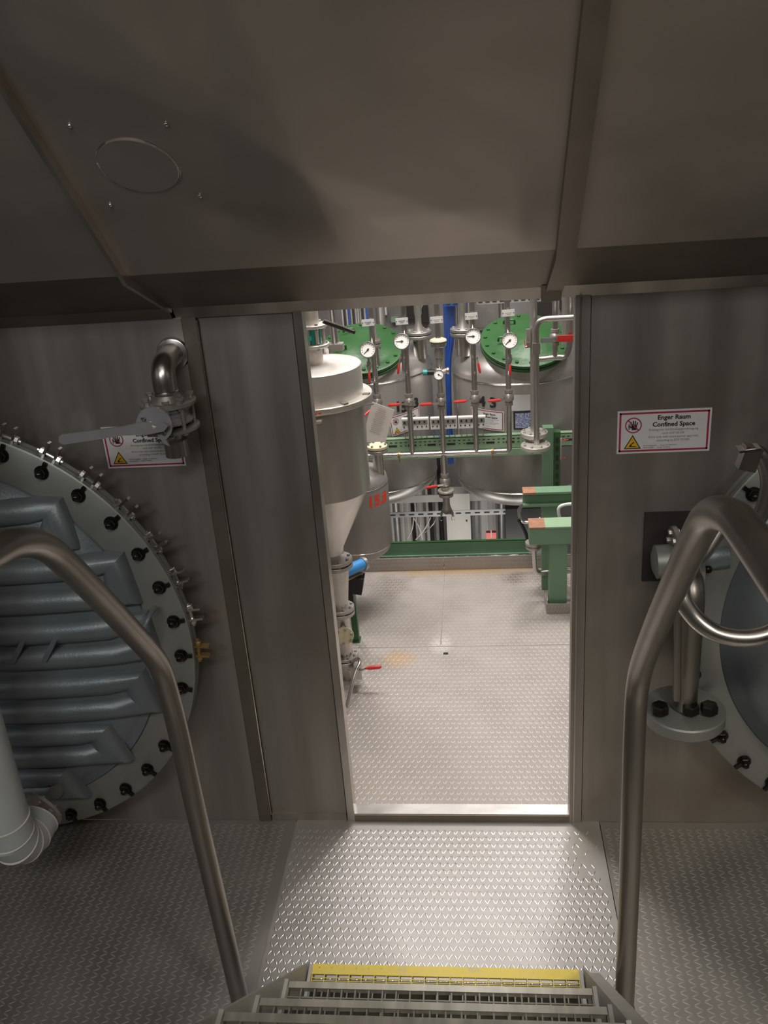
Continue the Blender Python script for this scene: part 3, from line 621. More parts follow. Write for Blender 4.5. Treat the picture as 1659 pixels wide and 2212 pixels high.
# welded serpentine half-pipes: (upper z, lower z, right end x)
def coil_y(x, z):
    r = min(0.659, math.hypot(x-mc.x, z-mc.z)); return -(md-0.006+0.012+0.075*math.sqrt(max(0, 1-(r/0.66)**2)))
def half_pipe(pts, r=0.034, cap=True):
    b = B(); n = 6; pts = [V(p) for p in pts]; tg = [(pts[min(i+1, len(pts)-1)]-pts[max(i-1, 0)]).normalized() for i in range(len(pts))]; vs = []
    for i, p in enumerate(pts):
        sd_ = tg[i].cross(V((0, -1, 0))).normalized(); w = 1.0
        if 0 < i < len(pts)-1:
            c_ = max(0.5, tg[i].dot((pts[i+1]-pts[i]).normalized())); w = 1/c_
        prof = [(1.08, -0.4), (1.0, 0.0), (0.90, 0.42), (0.65, 0.76), (0.28, 0.97), (-0.1, 1.0), (-0.5, 0.86), (-0.80, 0.58), (-0.97, 0.2), (-1.04, -0.4)]
        vs += [p+sd_*(a*r*w)+V((0, -1, 0))*(h*r*0.95) for a, h in prof]
    m = 10; fs = [(j*m+i, j*m+i+1, (j+1)*m+i+1, (j+1)*m+i) for j in range(len(pts)-1) for i in range(m-1)]
    fs += [tuple(range(m)), tuple(reversed([(len(pts)-1)*m+i for i in range(m)]))]
    return b.add(vs, fs)
HZ = [(1.43, 1.335, -1.275), (1.228, 1.115, -1.105), (1.00, 0.90, -1.06), (0.782, 0.675, -1.105), (0.572, 0.468, -1.265), (0.368, 0.29, -1.47)]
for zt, zb, xe in HZ:
    up_ = [(x, coil_y(x, zt), zt) for x in np.linspace(-2.3, xe-0.012, 14)]
    lo_ = [(x, coil_y(x, zb), zb) for x in np.linspace(xe, -2.3, 14)]
    obj('coil_pipe', half_pipe(up_+lo_, 0.043), 'grey_paint', mw, ang=40)
for x, z in ((-1.315, 0.925), (-1.395, 0.93)):
    pass
b = B()
for x in (-1.36, -1.47):
    y = coil_y(x, 0.95)-0.03; b.prism([(-0.035, -0.04), (-0.018, -0.045), (0.035, 0.035), (0.02, 0.04)], (x, y, 0.955), (1, 0, 0), (0, 0, 1), 0.02)
obj('stiffener', b, 'grey_paint', mw)
lg = P(330, 1335, -0.20)
obj('lifting_lug', B().tube(smooth([lg+V((0.008, 0.02, 0.03)), lg+V((0.0, -0.03, 0.02)), lg+V((-0.02, -0.055, -0.02)), lg+V((-0.03, -0.04, -0.065)), lg+V((-0.03, 0.02, -0.075))], 5), 0.009, 10), 'grey_paint', mw)
# drain nozzle
nz = P(118, 1712, -0.235)
obj('drain_nozzle', B().cyl(P(135, 1690, -0.16), nz, 0.026, n=20), 'steel_dull', mw)

# white clad pipe with lobster-back elbow at lower left, its flange meets the drain nozzle
cp = thing('clad_pipe', 'white insulated pipe with segmented elbow at the lower left edge', 'pipe', (P(30, 1790, -0.5).x, -0.5, FZ))
fc = P(92, 1745, -0.30); e0 = P(78, 1770, -0.40)
flange(cp, fc, (P(92, 1745, -0.30)-P(118, 1712, -0.235)).normalized(), 0.085, 0.014, 8, m='steel_dull')
obj('stub', B().cyl(fc, e0, 0.020, n=14), 'steel_dull', cp)
E2 = P(82, 1772, -0.40); xc = P(50, 1740, -0.56).x-0.080
q0, q1, q2 = V((xc, -0.56, E2.z+0.15)), V((xc, -0.56, E2.z-0.045)), E2
segs = [q0*(1-t)**2+q1*2*t*(1-t)+q2*t*t for t in (0, .2, .4, .6, .8, 1)]
obj('straight_cladding', B().tube([V((xc, -0.56, 2.2)), segs[0]], 0.080, 28), 'cladding', cp)
for i in range(5):
    obj('elbow_segment', B().tube([segs[i], segs[i+1]], [0.081-0.002*i, 0.081-0.002*(i+1)], 28), 'cladding', cp, ang=60)
sbd = B()
for i in range(6):
    d_ = (segs[min(i+1, 5)]-segs[max(i-1, 0)]).normalized(); rr = 0.0835-0.002*i
    sbd.lathe(segs[i]-d_*0.002, d_, [(rr-0.004, 0), (rr, 0.0005), (rr, 0.0035), (rr-0.004, 0.004)], 28)
obj('cladding_seams', sbd, 'white', cp, label='bright raised seams between the elbow segments')

# ------------------------------------------------------------------ elbow pipe with butterfly valve on the left wall
vx = P(363, 873, -0.14).x; vy = -0.14; zt = P(363, 873, -0.14).z; zl = P(370, 918, -0.14).z; wn = P(374, 764, 0)
el = thing('wall_elbow_pipe', 'shiny steel elbow pipe coming out of the wall above the left safety sign', 'pipe', (vx, vy, zt))
obj('wall_collar', B().lathe((wn.x, 0, wn.z), (0, -1, 0), [(0.052, 0), (0.054, 0.002), (0.050, 0.010), (0.046, 0.012)], 32), 'steel', el)
obj('elbow', B().tube([V((wn.x, 0.0, wn.z)), V((wn.x-0.004, -0.03, wn.z)), V((vx-0.0, vy, wn.z-0.01)), V((vx, vy, zt+0.02))], 0.037, 24, bend=0.14), 'steel', el)
obj('weld_ring', B().lathe((vx, vy, zt+0.045), (0, 0, -1), [(0.037, 0), (0.0395, 0.003), (0.037, 0.006)], 24), 'steel_bright', el)
flange(el, (vx, vy, zt), (0, 0, 1), 0.088, 0.012, 4, m='steel_dull', hub=0.037)
bv = thing('butterfly_valve', 'butterfly valve with long flat grey lever pointing left over the safety sign', 'valve', (vx, vy, zl))
obj('body', B().lathe((vx, vy, zl+0.012), (0, 0, 1), [(0.070, 0), (0.072, 0.006), (0.060, 0.02), (0.060, zt-zl-0.034), (0.072, zt-zl-0.022), (0.070, zt-zl-0.014)], 28), 'lever_grey', bv)
for dx_, dy_ in ((0.055, -0.045), (-0.055, -0.045), (0.066, 0.03), (-0.066, 0.03), (0.02, -0.078)):
    q = V((vx+dx_, vy+dy_, zl-0.012)); obj('stud_bolt', hexn(hexn(B().cyl(q, q+V((0, 0, zt-zl+0.036)), 0.0065, n=8), q, (0, 0, -1), 0.012, 0.008), q+V((0, 0, zt-zl+0.034)), (0, 0, 1), 0.012, 0.009), 'steel_dull', bv)
flange(bv, (vx, vy, zl), (0, 0, -1), 0.088, 0.012, 4, m='steel_dull', bolts=False)
obj('stub', B().tube([V((vx, vy, zl-0.01)), V((vx, vy, zl-0.045)), V((vx+0.004, vy, zl-0.05)), V((vx+0.004, vy, zl-0.10))], [0.028, 0.028, 0.038, 0.038], 20), 'steel', bv)
dk = P(334, 917, -0.26)
obj('stem', B().cyl((dk.x+0.01, vy, dk.z), (dk.x, -0.26, dk.z), 0.016), 'lever_grey', bv)
pl = [(0.055*math.cos(math.radians(a)), 0.055*math.sin(math.radians(a))) for a in range(-60, 160, 12)]+[(-0.062, 0.0), (-0.05, -0.012), (0.0, -0.03), (0.02, -0.062), (0.035, -0.07)]
obj('notch_plate', B().prism(pl, (dk.x, -0.255, dk.z), (1, 0, 0), (0, 0, 1), 0.007), 'lever_grey', bv)
lv = [(0.03, 0.014), (0.045, 0.002), (0.03, -0.013), (-0.02, -0.021), (-0.10, -0.021), (-0.29, -0.042), (-0.302, -0.034), (-0.300, -0.018), (-0.29, -0.010), (-0.10, 0.006), (-0.04, 0.016)]
lvo = obj('lever', B().prism(lv, (dk.x+0.004, -0.275, dk.z-0.002), (1, 0, 0), (0, 0, 1), 0.010), 'lever_grey', bv, label='long flat grey hand lever')
obj('pivot_nut', B().add([V((dk.x-0.008, -0.276, dk.z+0.016)), V((dk.x+0.032, -0.276, dk.z+0.002)), V((dk.x+0.002, -0.276, dk.z-0.020)), V((dk.x+0.005, -0.290, dk.z))], [(0, 1, 3), (1, 2, 3), (2, 0, 3), (2, 1, 0)]), 'white', lvo)
for a in (145, -45): obj('screw', hexn(B(), V((dk.x+0.036*math.cos(math.radians(a)), -0.264, dk.z+0.036*math.sin(math.radians(a)))), V((0, -1, 0)), 0.0075, 0.006), 'steel', bv)

# ------------------------------------------------------------------ right hand equipment
mw2, mc2, md2 = manway('second large grey manway cover at the right edge behind the handrail', 1.565, 0.93, -0.15, mirror=-1, bulge=0.30)
nzz = thing('wall_nozzle', 'dark square wall plate with a short flanged nozzle, right of the doorway', 'nozzle', (P(1435, 1180, 0).x, 0, P(1435, 1180, 0).z))
a, b_ = P(1392, 1106, 0), P(1478, 1250, 0)
obj('wall_plate', B().box((a.x, -0.012, b_.z), (b_.x+0.01, 0.0, a.z)), 'dark', nzz)
n1 = P(1412, 1205, -0.10); n2 = P(1450, 1180, -0.16)
obj('barrel', B().lathe((n1.x, -0.13, n1.z), (1, 0, 0.05), [(0.03, -0.01), (0.055, 0), (0.055, 0.07), (0.04, 0.08)], 24), 'grey_ring', nzz)
flange(nzz, (n1.x+0.06, -0.13, n1.z+0.01), (1, 0, 0.12), 0.105, 0.018, 8, m='steel_dull')
flange(nzz, (n1.x+0.115, -0.13, n1.z+0.015), (1, 0, 0.12), 0.100, 0.018, 8, m='steel_dull', bolts=False)
obj('pipe', B().tube([V((n1.x+0.05, -0.13, n1.z)), V((n1.x+0.22, -0.13, n1.z+0.02))], 0.045, 20), 'grey_paint', nzz)
fl2 = P(1478, 1525, -0.26)
vp = thing('drop_pipe', 'vertical flanged drop pipe with broad pale bottom flange behind the right handrail', 'pipe', (fl2.x, -0.26, fl2.z))
flange(vp, (fl2.x, -0.26, fl2.z-0.05), (0, 0, 1), 0.130, 0.045, 8, m='grey_ring', bolts=False)
obj('riser', B().tube([V((fl2.x, -0.26, fl2.z)), V((fl2.x, -0.26, n1.z-0.03)), V((fl2.x, -0.13, n1.z+0.02))], 0.040, 20, bend=0.08), 'rail', vp)
for px, py in ((1428, 1492), (1494, 1500), (1535, 1495)):
    q = P(px, py, -0.30); obj('bolt', hexn(B().cyl(V((q.x, q.y, fl2.z)), V((q.x, q.y, fl2.z+0.035)), 0.020, n=10), V((q.x, q.y, fl2.z+0.005)), (0, 0, 1), 0.028, 0.03), 'bolt_dark', vp)
obj('thin_rod', B().cyl(P(1464, 1330, -0.36), P(1463, 1512, -0.36), 0.011, n=10), 'rail', vp)
lo = thing('curved_pipe', 'thick shiny pipe looping down behind the right handrail peak', 'pipe', P(1600, 1385, -0.62))
obj('pipe', B().tube(smooth([P(x, y, Y) for x, y, Y in ((1560, 1130, -0.5), (1520, 1190, -0.55), (1478, 1235, -0.6), (1472, 1285, -0.64), (1497, 1330, -0.66), (1538, 1363, -0.68), (1595, 1378, -0.70), (1655, 1370, -0.70), (1720, 1335, -0.68))], 7), 0.024, 18), 'steel', lo)
hk = thing('hooked_pipe', 'bent pipe with bright square end piece at the right edge above the handrail', 'pipe', P(1640, 1050, -0.45))
obj('pipe', B().tube(smooth([P(x, y, -0.45) for x, y in ((1622, 975), (1645, 985), (1660, 1040), (1650, 1095), (1632, 1140), (1625, 1200))], 6), 0.021, 16), 'rail', hk)
hb = P(1618, 988, -0.47)
obj('end_block', B().cbox(hb, (0.045, 0.04, 0.065), Matrix.Rotation(0.25, 3, 'Y')), 'steel', hk)
obj('end_cap', B().cbox(P(1616, 968, -0.47), (0.055, 0.045, 0.006), Matrix.Rotation(-0.1, 3, 'Y')), 'steel_bright', hk)
pb_ = thing('upper_pipe', 'dull pipe running off the right edge behind the handrail', 'pipe', P(1640, 1120, -0.3))
obj('pipe', B().tube([P(1590, 1150, -0.3), P(1720, 1110, -0.3)], 0.03, 16), 'grey_paint', pb_)
flange(pb_, P(1625, 1135, -0.3), (1, 0, 0.1), 0.06, 0.015, 6, m='steel_dull')

# ================================================================== PLANT HALL
# ---- hopper vessel behind the left jamb
HY = 1.0; hx = P(690, 900, HY).x; hx = -0.585
def hz(y, x=700, Y=HY): return P(x, y, Y).z
m1 = mpp(P(700, 800, HY))
rl = P(780, 790, HY).x-hx                                   # lid radius from its visible right edge
zlt = PZ(0, 0, 0).z
ztop = P(705, 787, HY).z; zrim = P(705, 850, HY).z
hv = thing('hopper_vessel', 'shiny steel hopper vessel with conical bottom just behind the left jamb', 'vessel', (hx, HY, 0.45))
zb1 = P(800, 1050, HY).z; rb = rl*0.985
obj('body_shell', B().lathe((hx, HY, 0), (0, 0, 1), [(rb, zb1), (rb, zrim-0.02)], 64), 'hopper', hv)
zc = P(735, 1180, HY).z
obj('cone', B().lathe((hx, HY, 0), (0, 0, 1), [(0.052, zc-0.03), (0.055, zc), (rb-0.012, zb1-0.012), (rb, zb1)], 64), 'hopper', hv)
obj('rim_flange', B().lathe((hx, HY, 0), (0, 0, 1), [(rb, zrim-0.028), (rl+0.036, zrim-0.028), (rl+0.038, zrim-0.024), (rl+0.038, zrim-0.004), (rl+0.034, zrim), (rl, zrim)], 64), 'flange', hv)
obj('lid', B().lathe((hx, HY, 0), (0, 0, 1), [(rl, zrim), (rl, ztop-0.004), (rl-0.004, ztop), (0.12, ztop+0.006), (0, ztop+0.006)], 64), 'lid_steel', hv)
for a in (20, 62, 100, 140):
    q = V((hx+(rl+0.02)*math.sin(math.radians(a-60)), HY-(rl+0.02)*math.cos(math.radians(a-60)), zrim)); obj('toggle_clamp', B().cbox(q, (0.022, 0.03, 0.012), Matrix.Rotation(math.radians(a-60), 3, 'Z')), 'steel_dull', hv)
obj('bracket', B().box((hx-0.10, HY-rl-0.055, zrim-0.055), (hx+0.055, HY-rl+0.02, zrim-0.045)), 'flange', hv)
zt1 = ztop+0.005
obj('top_neck', B().cyl((hx+0.012, HY, zt1), (hx+0.012, HY, zt1+0.075), 0.034), 'flange', hv)
mk = B()
for k, (dx, dz) in enumerate(((-.03, .0), (-.01, .003), (.012, -.002), (.03, .002))): mk.cbox((hx+dx+0.02, HY-rl-0.0395, zrim-0.018+dz), (0.012, 0.001, 0.006))
obj('red_marks', mk, 'red_paint', hv)
tv = thing('top_valve', 'flanged valve with black lever and teal tag on top of the hopper', 'valve', (hx+0.012, HY, zt1+0.075))
flange(tv, (hx+0.012, HY, zt1+0.075), (0, 0, 1), 0.066, 0.014, 6)
obj('body', B().cyl((hx+0.012, HY, zt1+0.085), (hx+0.012, HY, zt1+0.16), 0.033), 'teal', tv)
for a in (-70, -20, 30, 80):
    obj('column', B().cyl((hx+0.012+0.045*math.sin(math.radians(a)), HY-0.045*math.cos(math.radians(a)), zt1+0.088), (hx+0.012+0.045*math.sin(math.radians(a)), HY-0.045*math.cos(math.radians(a)), zt1+0.165), 0.008, n=8), 'flange', tv)
flange(tv, (hx+0.012, HY, zt1+0.158), (0, 0, 1), 0.063, 0.014, 6)
obj('upper_neck', B().cyl((hx+0.012, HY, zt1+0.17), (hx+0.012, HY, zt1+0.30), 0.03), 'flange', tv)
obj('tag', B().cbox((hx-0.02, HY-0.06, zt1+0.122), (0.07, 0.01, 0.016)), 'teal', tv)
ha, hb_ = P(700, 695, HY-0.05), P(766, 718, HY-0.10); hd_ = (hb_-ha).normalized()
obj('lever', B().tube([ha, ha+(hb_-ha)*0.55, hb_], [0.009, 0.010, 0.008], 8), 'black', tv)
obj('lever_rail', B().tube([ha+V((0, -0.006, 0.009)), hb_+V((0, -0.006, 0.009))], 0.003, 6), 'steel_bright', tv)
sp = thing('side_pipe', 'short curved pipe rising beside the hopper lid', 'pipe', P(705, 745, 1.25))
obj('elbow', B().tube(smooth([P(690, 738, 1.2), P(700, 740, 1.22), P(706, 752, 1.22), P(706, 775, 1.22)], 6), 0.018, 12), 'steel_bright', sp)
vp2 = thing('vent_pipe', 'bright vertical pipe with square foot behind the hopper lid', 'pipe', P(725, 752, 1.6))
p_ = P(724, 745, 1.6); obj('pipe', B().cyl(p_, p_+V((0, 0, 1.6)), 0.021), 'steel_bright', vp2)
obj('foot_block', B().cbox(p_-V((0, 0, 0.01)), (0.08, 0.06, 0.035)), 'steel_dull', vp2)

# red painted marker and tag on the body
rm = P(784, 880, 0.95)
# ---- outlet stack beneath the hopper
os_ = thing('outlet_stack', 'bolted outlet pipe stack under the hopper cone beside the left jamb', 'pipe', (hx, HY, 0.0))
def oz(y): return P(742, y, HY).z
ox = hx+0.012
z1 = oz(1213); flange(os_, (ox, HY, z1), (0, 0, 1), 0.078, 0.02, 8, m='steel_dull'); flange(os_, (ox, HY, z1-0.026), (0, 0, 1), 0.078, 0.02, 8, m='steel_dull', bolts=False)
z2 = oz(1316)
obj('taper', B().lathe((ox, HY, 0), (0, 0, 1), [(0.034, z2), (0.040, z2+0.05), (0.056, z1-0.05), (0.058, z1-0.02)], 28), 'flange', os_)
flange(os_, (ox, HY, z2), (0, 0, 1), 0.066, 0.018, 8, m='steel_dull'); flange(os_, (ox, HY, z2-0.024), (0, 0, 1), 0.066, 0.018, 8, m='steel_dull', bolts=False)
z3 = oz(1418)
obj('tee_body', B().cyl((ox, HY, z3), (ox, HY, z2-0.02), 0.038), 'steel', os_)
q = P(744, 1374, HY-0.075)
obj('branch', B().cyl((ox, HY, q.z), (q.x, q.y+0.012, q.z), 0.030), 'steel', os_)
obj('blind_gasket', B().lathe((q.x, q.y+0.008, q.z), (0.1, -1, 0.15), [(0.044, 0), (0.045, 0.004), (0.044, 0.010), (0, 0.010)], 28), 'cream', os_, label='round cream blind cover facing the viewer')
cb = B()
for a in range(20, 380, 60): obj('bolt', hexn(B(), V((q.x+0.038*math.cos(math.radians(a)), q.y-0.001, q.z+0.038*math.sin(math.radians(a)))), V((0, -1, 0.1)), 0.008, 0.010), 'steel_dull', os_)
pass
flange(os_, (ox, HY, z3), (0, 0, 1), 0.064, 0.016, 8, m='steel_dull'); flange(os_, (ox, HY, z3-0.022), (0, 0, 1), 0.064, 0.016, 8, m='steel', bolts=False)
obj('lower_body', B().cyl((ox, HY, 0.002), (ox, HY, z3-0.02), 0.036), 'steel', os_)
dv = P(770, 1448, 0.93)
bvd = thing('drain_valve', 'low drain valve with red grip lying just above the platform, left', 'valve', dv)
obj('body', B().cbox(dv, (0.05, 0.04, 0.05)), 'steel_dull', bvd)
obj('link', B().cyl((ox, HY-0.02, dv.z), dv, 0.016), 'steel', bvd)
obj('bracket', B().cbox(dv+V((0.012, -0.03, -0.004)), (0.035, 0.012, 0.05)), 'steel_bright', bvd)
g0, g1 = P(789, 1444, 0.9), P(824, 1440, 0.9)
obj('lever', B().tube([dv+V((0.01, -0.03, 0.01)), g0], 0.005, 8), 'steel_bright', bvd)
obj('grip', B().tube([g0, g0.lerp(g1, .3), g0.lerp(g1, .9), g1], [0.004, 0.010, 0.010, 0.006], 10), 'red', bvd)
dp = thing('drain_pipe', 'thin bent drain pipe below the hopper running down past the red grip', 'pipe', P(750, 1500, 0.7))
obj('pipe', B().tube(smooth([P(760, 1432, 0.95), P(772, 1424, 0.88), P(777, 1432, 0.83), P(766, 1458, 0.78), V((P(748, 1505, 0.72).x, 0.70, 0.03))], 6), 0.009, 12), 'steel', dp)
ac = thing('valve_actuator', 'blue pneumatic actuator with black body beneath the grey tank', 'actuator', P(760, 1240, 1.25))
a0, a1 = P(744, 1236, 1.2), P(782, 1219, 1.3)
obj('cylinder', B().tube([a0, a1], 0.030, 20), 'blue', ac, label='bright blue cylinder')
obj('end_cap', B().tube([a1, a1+(a1-a0).normalized()*0.018], 0.035, 12), 'steel_dull', ac)
obj('body', B().cbox(P(762, 1258, 1.28), (0.11, 0.08, 0.09), Matrix.Rotation(0.2, 3, 'Y')), 'black', ac)
obj('lower_body', B().cbox(P(752, 1285, 1.28), (0.06, 0.06, 0.09)), 'black', ac)
obj('bracket', B().tube([a0+V((0, -0.02, -0.04)), a1+V((0, -0.02, -0.04))], 0.006, 8), 'brass', ac)
gp = thing('support_post', 'dark green support post beneath the blue actuator', 'post', (P(766, 1330, 1.35).x, 1.35, 0))
obj('post', B().box((P(766, 1330, 1.35).x-0.018, 1.33, 0), (P(766, 1330, 1.35).x+0.014, 1.37, P(766, 1270, 1.35).z)), 'green_lid', gp)
obj('foot', B().box((P(766, 1330, 1.35).x-0.022, 1.32, 0), (P(766, 1330, 1.35).x+0.02, 1.38, 0.006)), 'green_lid', gp)

# ---- small grey tank marked 15.8
TY = 1.72; tr = 0.172; tx = P(842, 1100, TY).x-tr
gt = thing('grey_tank', 'small smooth grey tank with red number 15.8 behind the hopper', 'tank', (tx, TY, P(775, 1210, TY).z))
zs = P(842, 1052, TY-0.1).z; ze = P(842, 1180, TY-0.05).z
pr = [(0.05, ze-0.085), (0.11, ze-0.07), (0.155, ze-0.03), (tr, ze+0.01), (tr, zs), (0.165, zs+0.035), (0.135, zs+0.065), (0.07, zs+0.082), (0.0, zs+0.085)]
obj('shell', B().lathe((tx, TY, 0), (0, 0, 1), pr, 56), 'grey_tank', gt, ang=50)
sb = B()
for z_ in (zs, ze+0.01): sb.lathe((tx, TY, z_), (0, 0, 1), [(tr, -0.003), (tr+0.0018, 0), (tr, 0.003)], 56)
obj('weld_seam', sb, 'steel_bright', gt)
nx = P(818, 1000, TY).x; zf = P(818, 962, TY).z
obj('neck', B().cyl((nx, TY-0.02, zs), (nx, TY-0.02, zf), 0.028), 'steel', gt)
flange(gt, (nx, TY-0.02, zf-0.03), (0, 0, 1), 0.055, 0.018, 6, m='steel_dull', bolts=False)
flange(gt, (nx, TY-0.02, zf-0.008), (0, 0, 1), 0.055, 0.016, 6, m='cream')
obj('support_bracket', B().box((hx-0.25, TY-0.02, ze+0.02), (tx-tr+0.01, TY+0.02, ze+0.06)), 'steel_dull', gt)
obj('support_leg', B().box((hx-0.29, TY-0.03, 0.0), (hx-0.25, TY+0.03, ze+0.3)), 'green_beam', gt)
c8 = PC(818, 1081, tx, TY, tr); aa = math.atan2(c8.x-tx, -(c8.y-TY))
f8 = cyl_map(tx, TY, tr, aa, c8.z, 0.0)
obj('number', B().text('15.8', 0.085, (0, 0, 0), (1, 0, 0), (0, 1, 0), mapf=lambda x, y: f8(x*1.0, y, 0.001), bold=0.0035), 'red_paint', gt, label='red painted number 15.8', flat=True, fix=False)

# ---- two big process tanks
BR = 0.455; BY = 3.35
def big_tank(label, pxl_center, digits, lidpx, sgn):
    cx = P(pxl_center, 900, BY).x
    t = thing('process_tank', label, 'tank', (cx, BY, -0.3))
    f = BY-BR; zs_ = P(pxl_center, 831, f).z; zl_ = P(pxl_center, 1067, f).z
    prof = []
    for k in range(0, 13): a = PI/2*k/12; prof.append((BR*math.sin(a), zl_-0.20*math.cos(a)))
    for k in range(1, 13): a = PI/2*k/12; prof.append((BR*math.cos(a), zs_+0.235*math.sin(a)))
    obj('shell', B().lathe((cx, BY, 0), (0, 0, 1), prof, 96), 'tank', t, ang=60)
    sm = B()
    for z_ in (zs_, zl_): sm.lathe((cx, BY, z_), (0, 0, 1), [(BR-0.001, -0.006), (BR+0.003, 0), (BR-0.001, 0.006)], 96)
    sm.tube([(cx-BR*0.93*1.0, BY-BR*0.36, zl_+0.02), (cx-BR*0.93, BY-BR*0.36, zs_-0.01)], 0.0025, 5)
    obj('weld_seam', sm, 'steel_bright', t)
    # tilted green manway lid
    lx, ly, lr = lidpx; lc = P(lx, ly, BY-0.27); n_ = V((0.05, -0.40, 0.91)).normalized()
    obj('lid_neck', B().lathe(lc-n_*0.14, n_, [(lr*0.9, 0), (lr*0.9, 0.10)], 48), 'steel_dull', t)
    obj('lid_flange', B().lathe(lc-n_*0.045, n_, [(lr*0.97, 0), (lr, 0.004), (lr, 0.022), (lr*0.97, 0.026)], 64), 'green_lid', t)
    ldo = obj('lid', B().lathe(lc-n_*0.016, n_, [(lr*0.99, 0), (lr, 0.003), (lr, 0.022), (lr*0.96, 0.027), (lr*0.80, 0.030), (lr*0.72, 0.038), (lr*0.5, 0.062), (lr*0.2, 0.076), (0, 0.078)], 64), 'green_lid', t, label='thick green enamelled manway lid')
    e1 = n_.cross(V((1, 0, 0))).normalized(); e2 = n_.cross(e1)
    for i in range(18):
        a = 2*PI*(i+0.3)/18; q = lc+(e1*math.cos(a)+e2*math.sin(a))*lr*0.89+n_*0.010
        obj('lid_bolt', hexn(B(), q, n_, 0.013, 0.012), 'green_lid', ldo)
    for a in (0.5, 2.2):
        q = lc+(e1*math.cos(a)+e2*math.sin(a))*lr*0.45+n_*0.05
        obj('lid_handle', B().tube([q, q+n_*0.03, q+n_*0.03+e2*0.07, q+e2*0.07], 0.007, 8, bend=0.015), 'green_lid', ldo)
    for px, ch in digits:
        c = PC(px[0], px[1], cx, BY, BR); a0 = math.atan2(c.x-cx, -(c.y-BY)); fm = cyl_map(cx, BY, BR, a0, c.z)
        obj('digit', B().text(ch, 0.095, (0, 0, 0), (1, 0, 0), (0, 1, 0), mapf=lambda x, y: fm(x*1.1, y, 0.0015), bold=0.003), 'ink', t, flat=True, fix=False, label='black painted figure '+ch)
    (sx_, sy_, sw, rot) = sgn
    c = PC(sx_, sy_, cx, BY, BR); a0 = math.atan2(c.x-cx, -(c.y-BY))
    return t, cx, c, a0, zs_, zl_
t1, cx1, c1, ang1, zs1, zl1 = big_tank('left brushed steel process tank numbered 15.3 with green lid', 800, [((860, 880), '1'), ((874, 880), '5'), ((887, 891), '.'), ((899, 871), '3')], (783, 752, 0.275), (878, 911, 0.25, 0.0))
t2, cx2, c2, ang2, zs2, zl2 = big_tank('right brushed steel process tank numbered 14.3 with green lid', 1122, [((1026, 868), '1'), ((1041, 868), '4'), ((1053, 880), '.'), ((1065, 871), '3')], (1133, 735, 0.285), (1050, 906, 0.26, 0.0))
sign('safety_sign', 'small confined space sign on the left tank partly behind pipes', 0.245, 0.135, cyl_map(cx1, BY, BR+0.001, ang1, c1.z, 0.10), c1, seg=14)
sign('safety_sign', 'small confined space sign on the right tank between two pipes', 0.25, 0.135, cyl_map(cx2, BY, BR+0.001, ang2, c2.z, -0.02), c2, seg=14)
for (px, py, w_, h_, m_, nm_, lb_) in ((1125, 870, 0.12, 0.105, 'sign_white', 'name_plate', 'blank pale metal plate on the right tank above the blue label'), (1130, 908, 0.10, 0.10, 'label_blue', 'label_plate', 'small blue speckled label on the right tank beside the big flange')):
    c = PC(px, py, cx2, BY, BR); a0 = math.atan2(c.x-cx2, -(c.y-BY)); fm = cyl_map(cx2, BY, BR, a0, c.z)
    t = thing(nm_, lb_, 'plate', c); b = B(); vs = []; fs = []
    for i in range(7): u = w_*(i/6-0.5); vs += [fm(u, -h_/2, 0.004), fm(u, h_/2, 0.004), fm(u, -h_/2, 0.0005), fm(u, h_/2, 0.0005)]
    for i in range(6): fs += [(4*i, 4*i+4, 4*i+5, 4*i+1), (4*i+1, 4*i+5, 4*i+7, 4*i+3), (4*i, 4*i+2, 4*i+6, 4*i+4)]
    obj('plate', b.add(vs, fs), m_, t, flat=True, fix=False)
    if nm_ == 'label_plate':
        fr = B(); vs = []; fs = []
        for i in range(7): u = (w_+0.024)*(i/6-0.5); vs += [fm(u, -h_/2-0.012, 0.0025), fm(u, h_/2+0.012, 0.0025)]
        fs = [(2*i, 2*i+2, 2*i+3, 2*i+1) for i in range(6)]
        obj('frame', fr.add(vs, fs), 'dark', t, flat=True, fix=False)
# tank top nozzles
def top_nozzle(label, px, py, Y, r, h=0.5, acc=True):
    c = P(px, py, Y); t = thing('tank_nozzle', label, 'nozzle', c-V((0, 0, 0.14)))
    obj('neck', B().cyl(c-V((0, 0, 0.16)), c, r*0.55), 'steel', t)
    flange(t, c-V((0, 0, 0.022)), (0, 0, 1), r, 0.02, 8, m='steel_dull'); flange(t, c+V((0, 0, 0.004)), (0, 0, 1), r, 0.02, 8, m='steel_dull')
    if acc: obj('spindle', B().lathe(c+V((0, 0, 0.02)), (0, 0, 1), [(r*0.5, 0), (r*0.25, 0.05), (r*0.25, 0.1), (r*0.3, 0.13), (r*0.3, h)], 14), 'steel_dull', t)
    return t
top_nozzle('flanged nozzle with slim spindle on the left tank shoulder', 905, 722, 3.2, 0.085)
top_nozzle('flanged nozzle on the left shoulder of the right tank', 1000, 716, 3.2, 0.085)
top_nozzle('small capped flange behind the leftmost pressure gauge', 812, 742, 2.9, 0.035, 0.1)

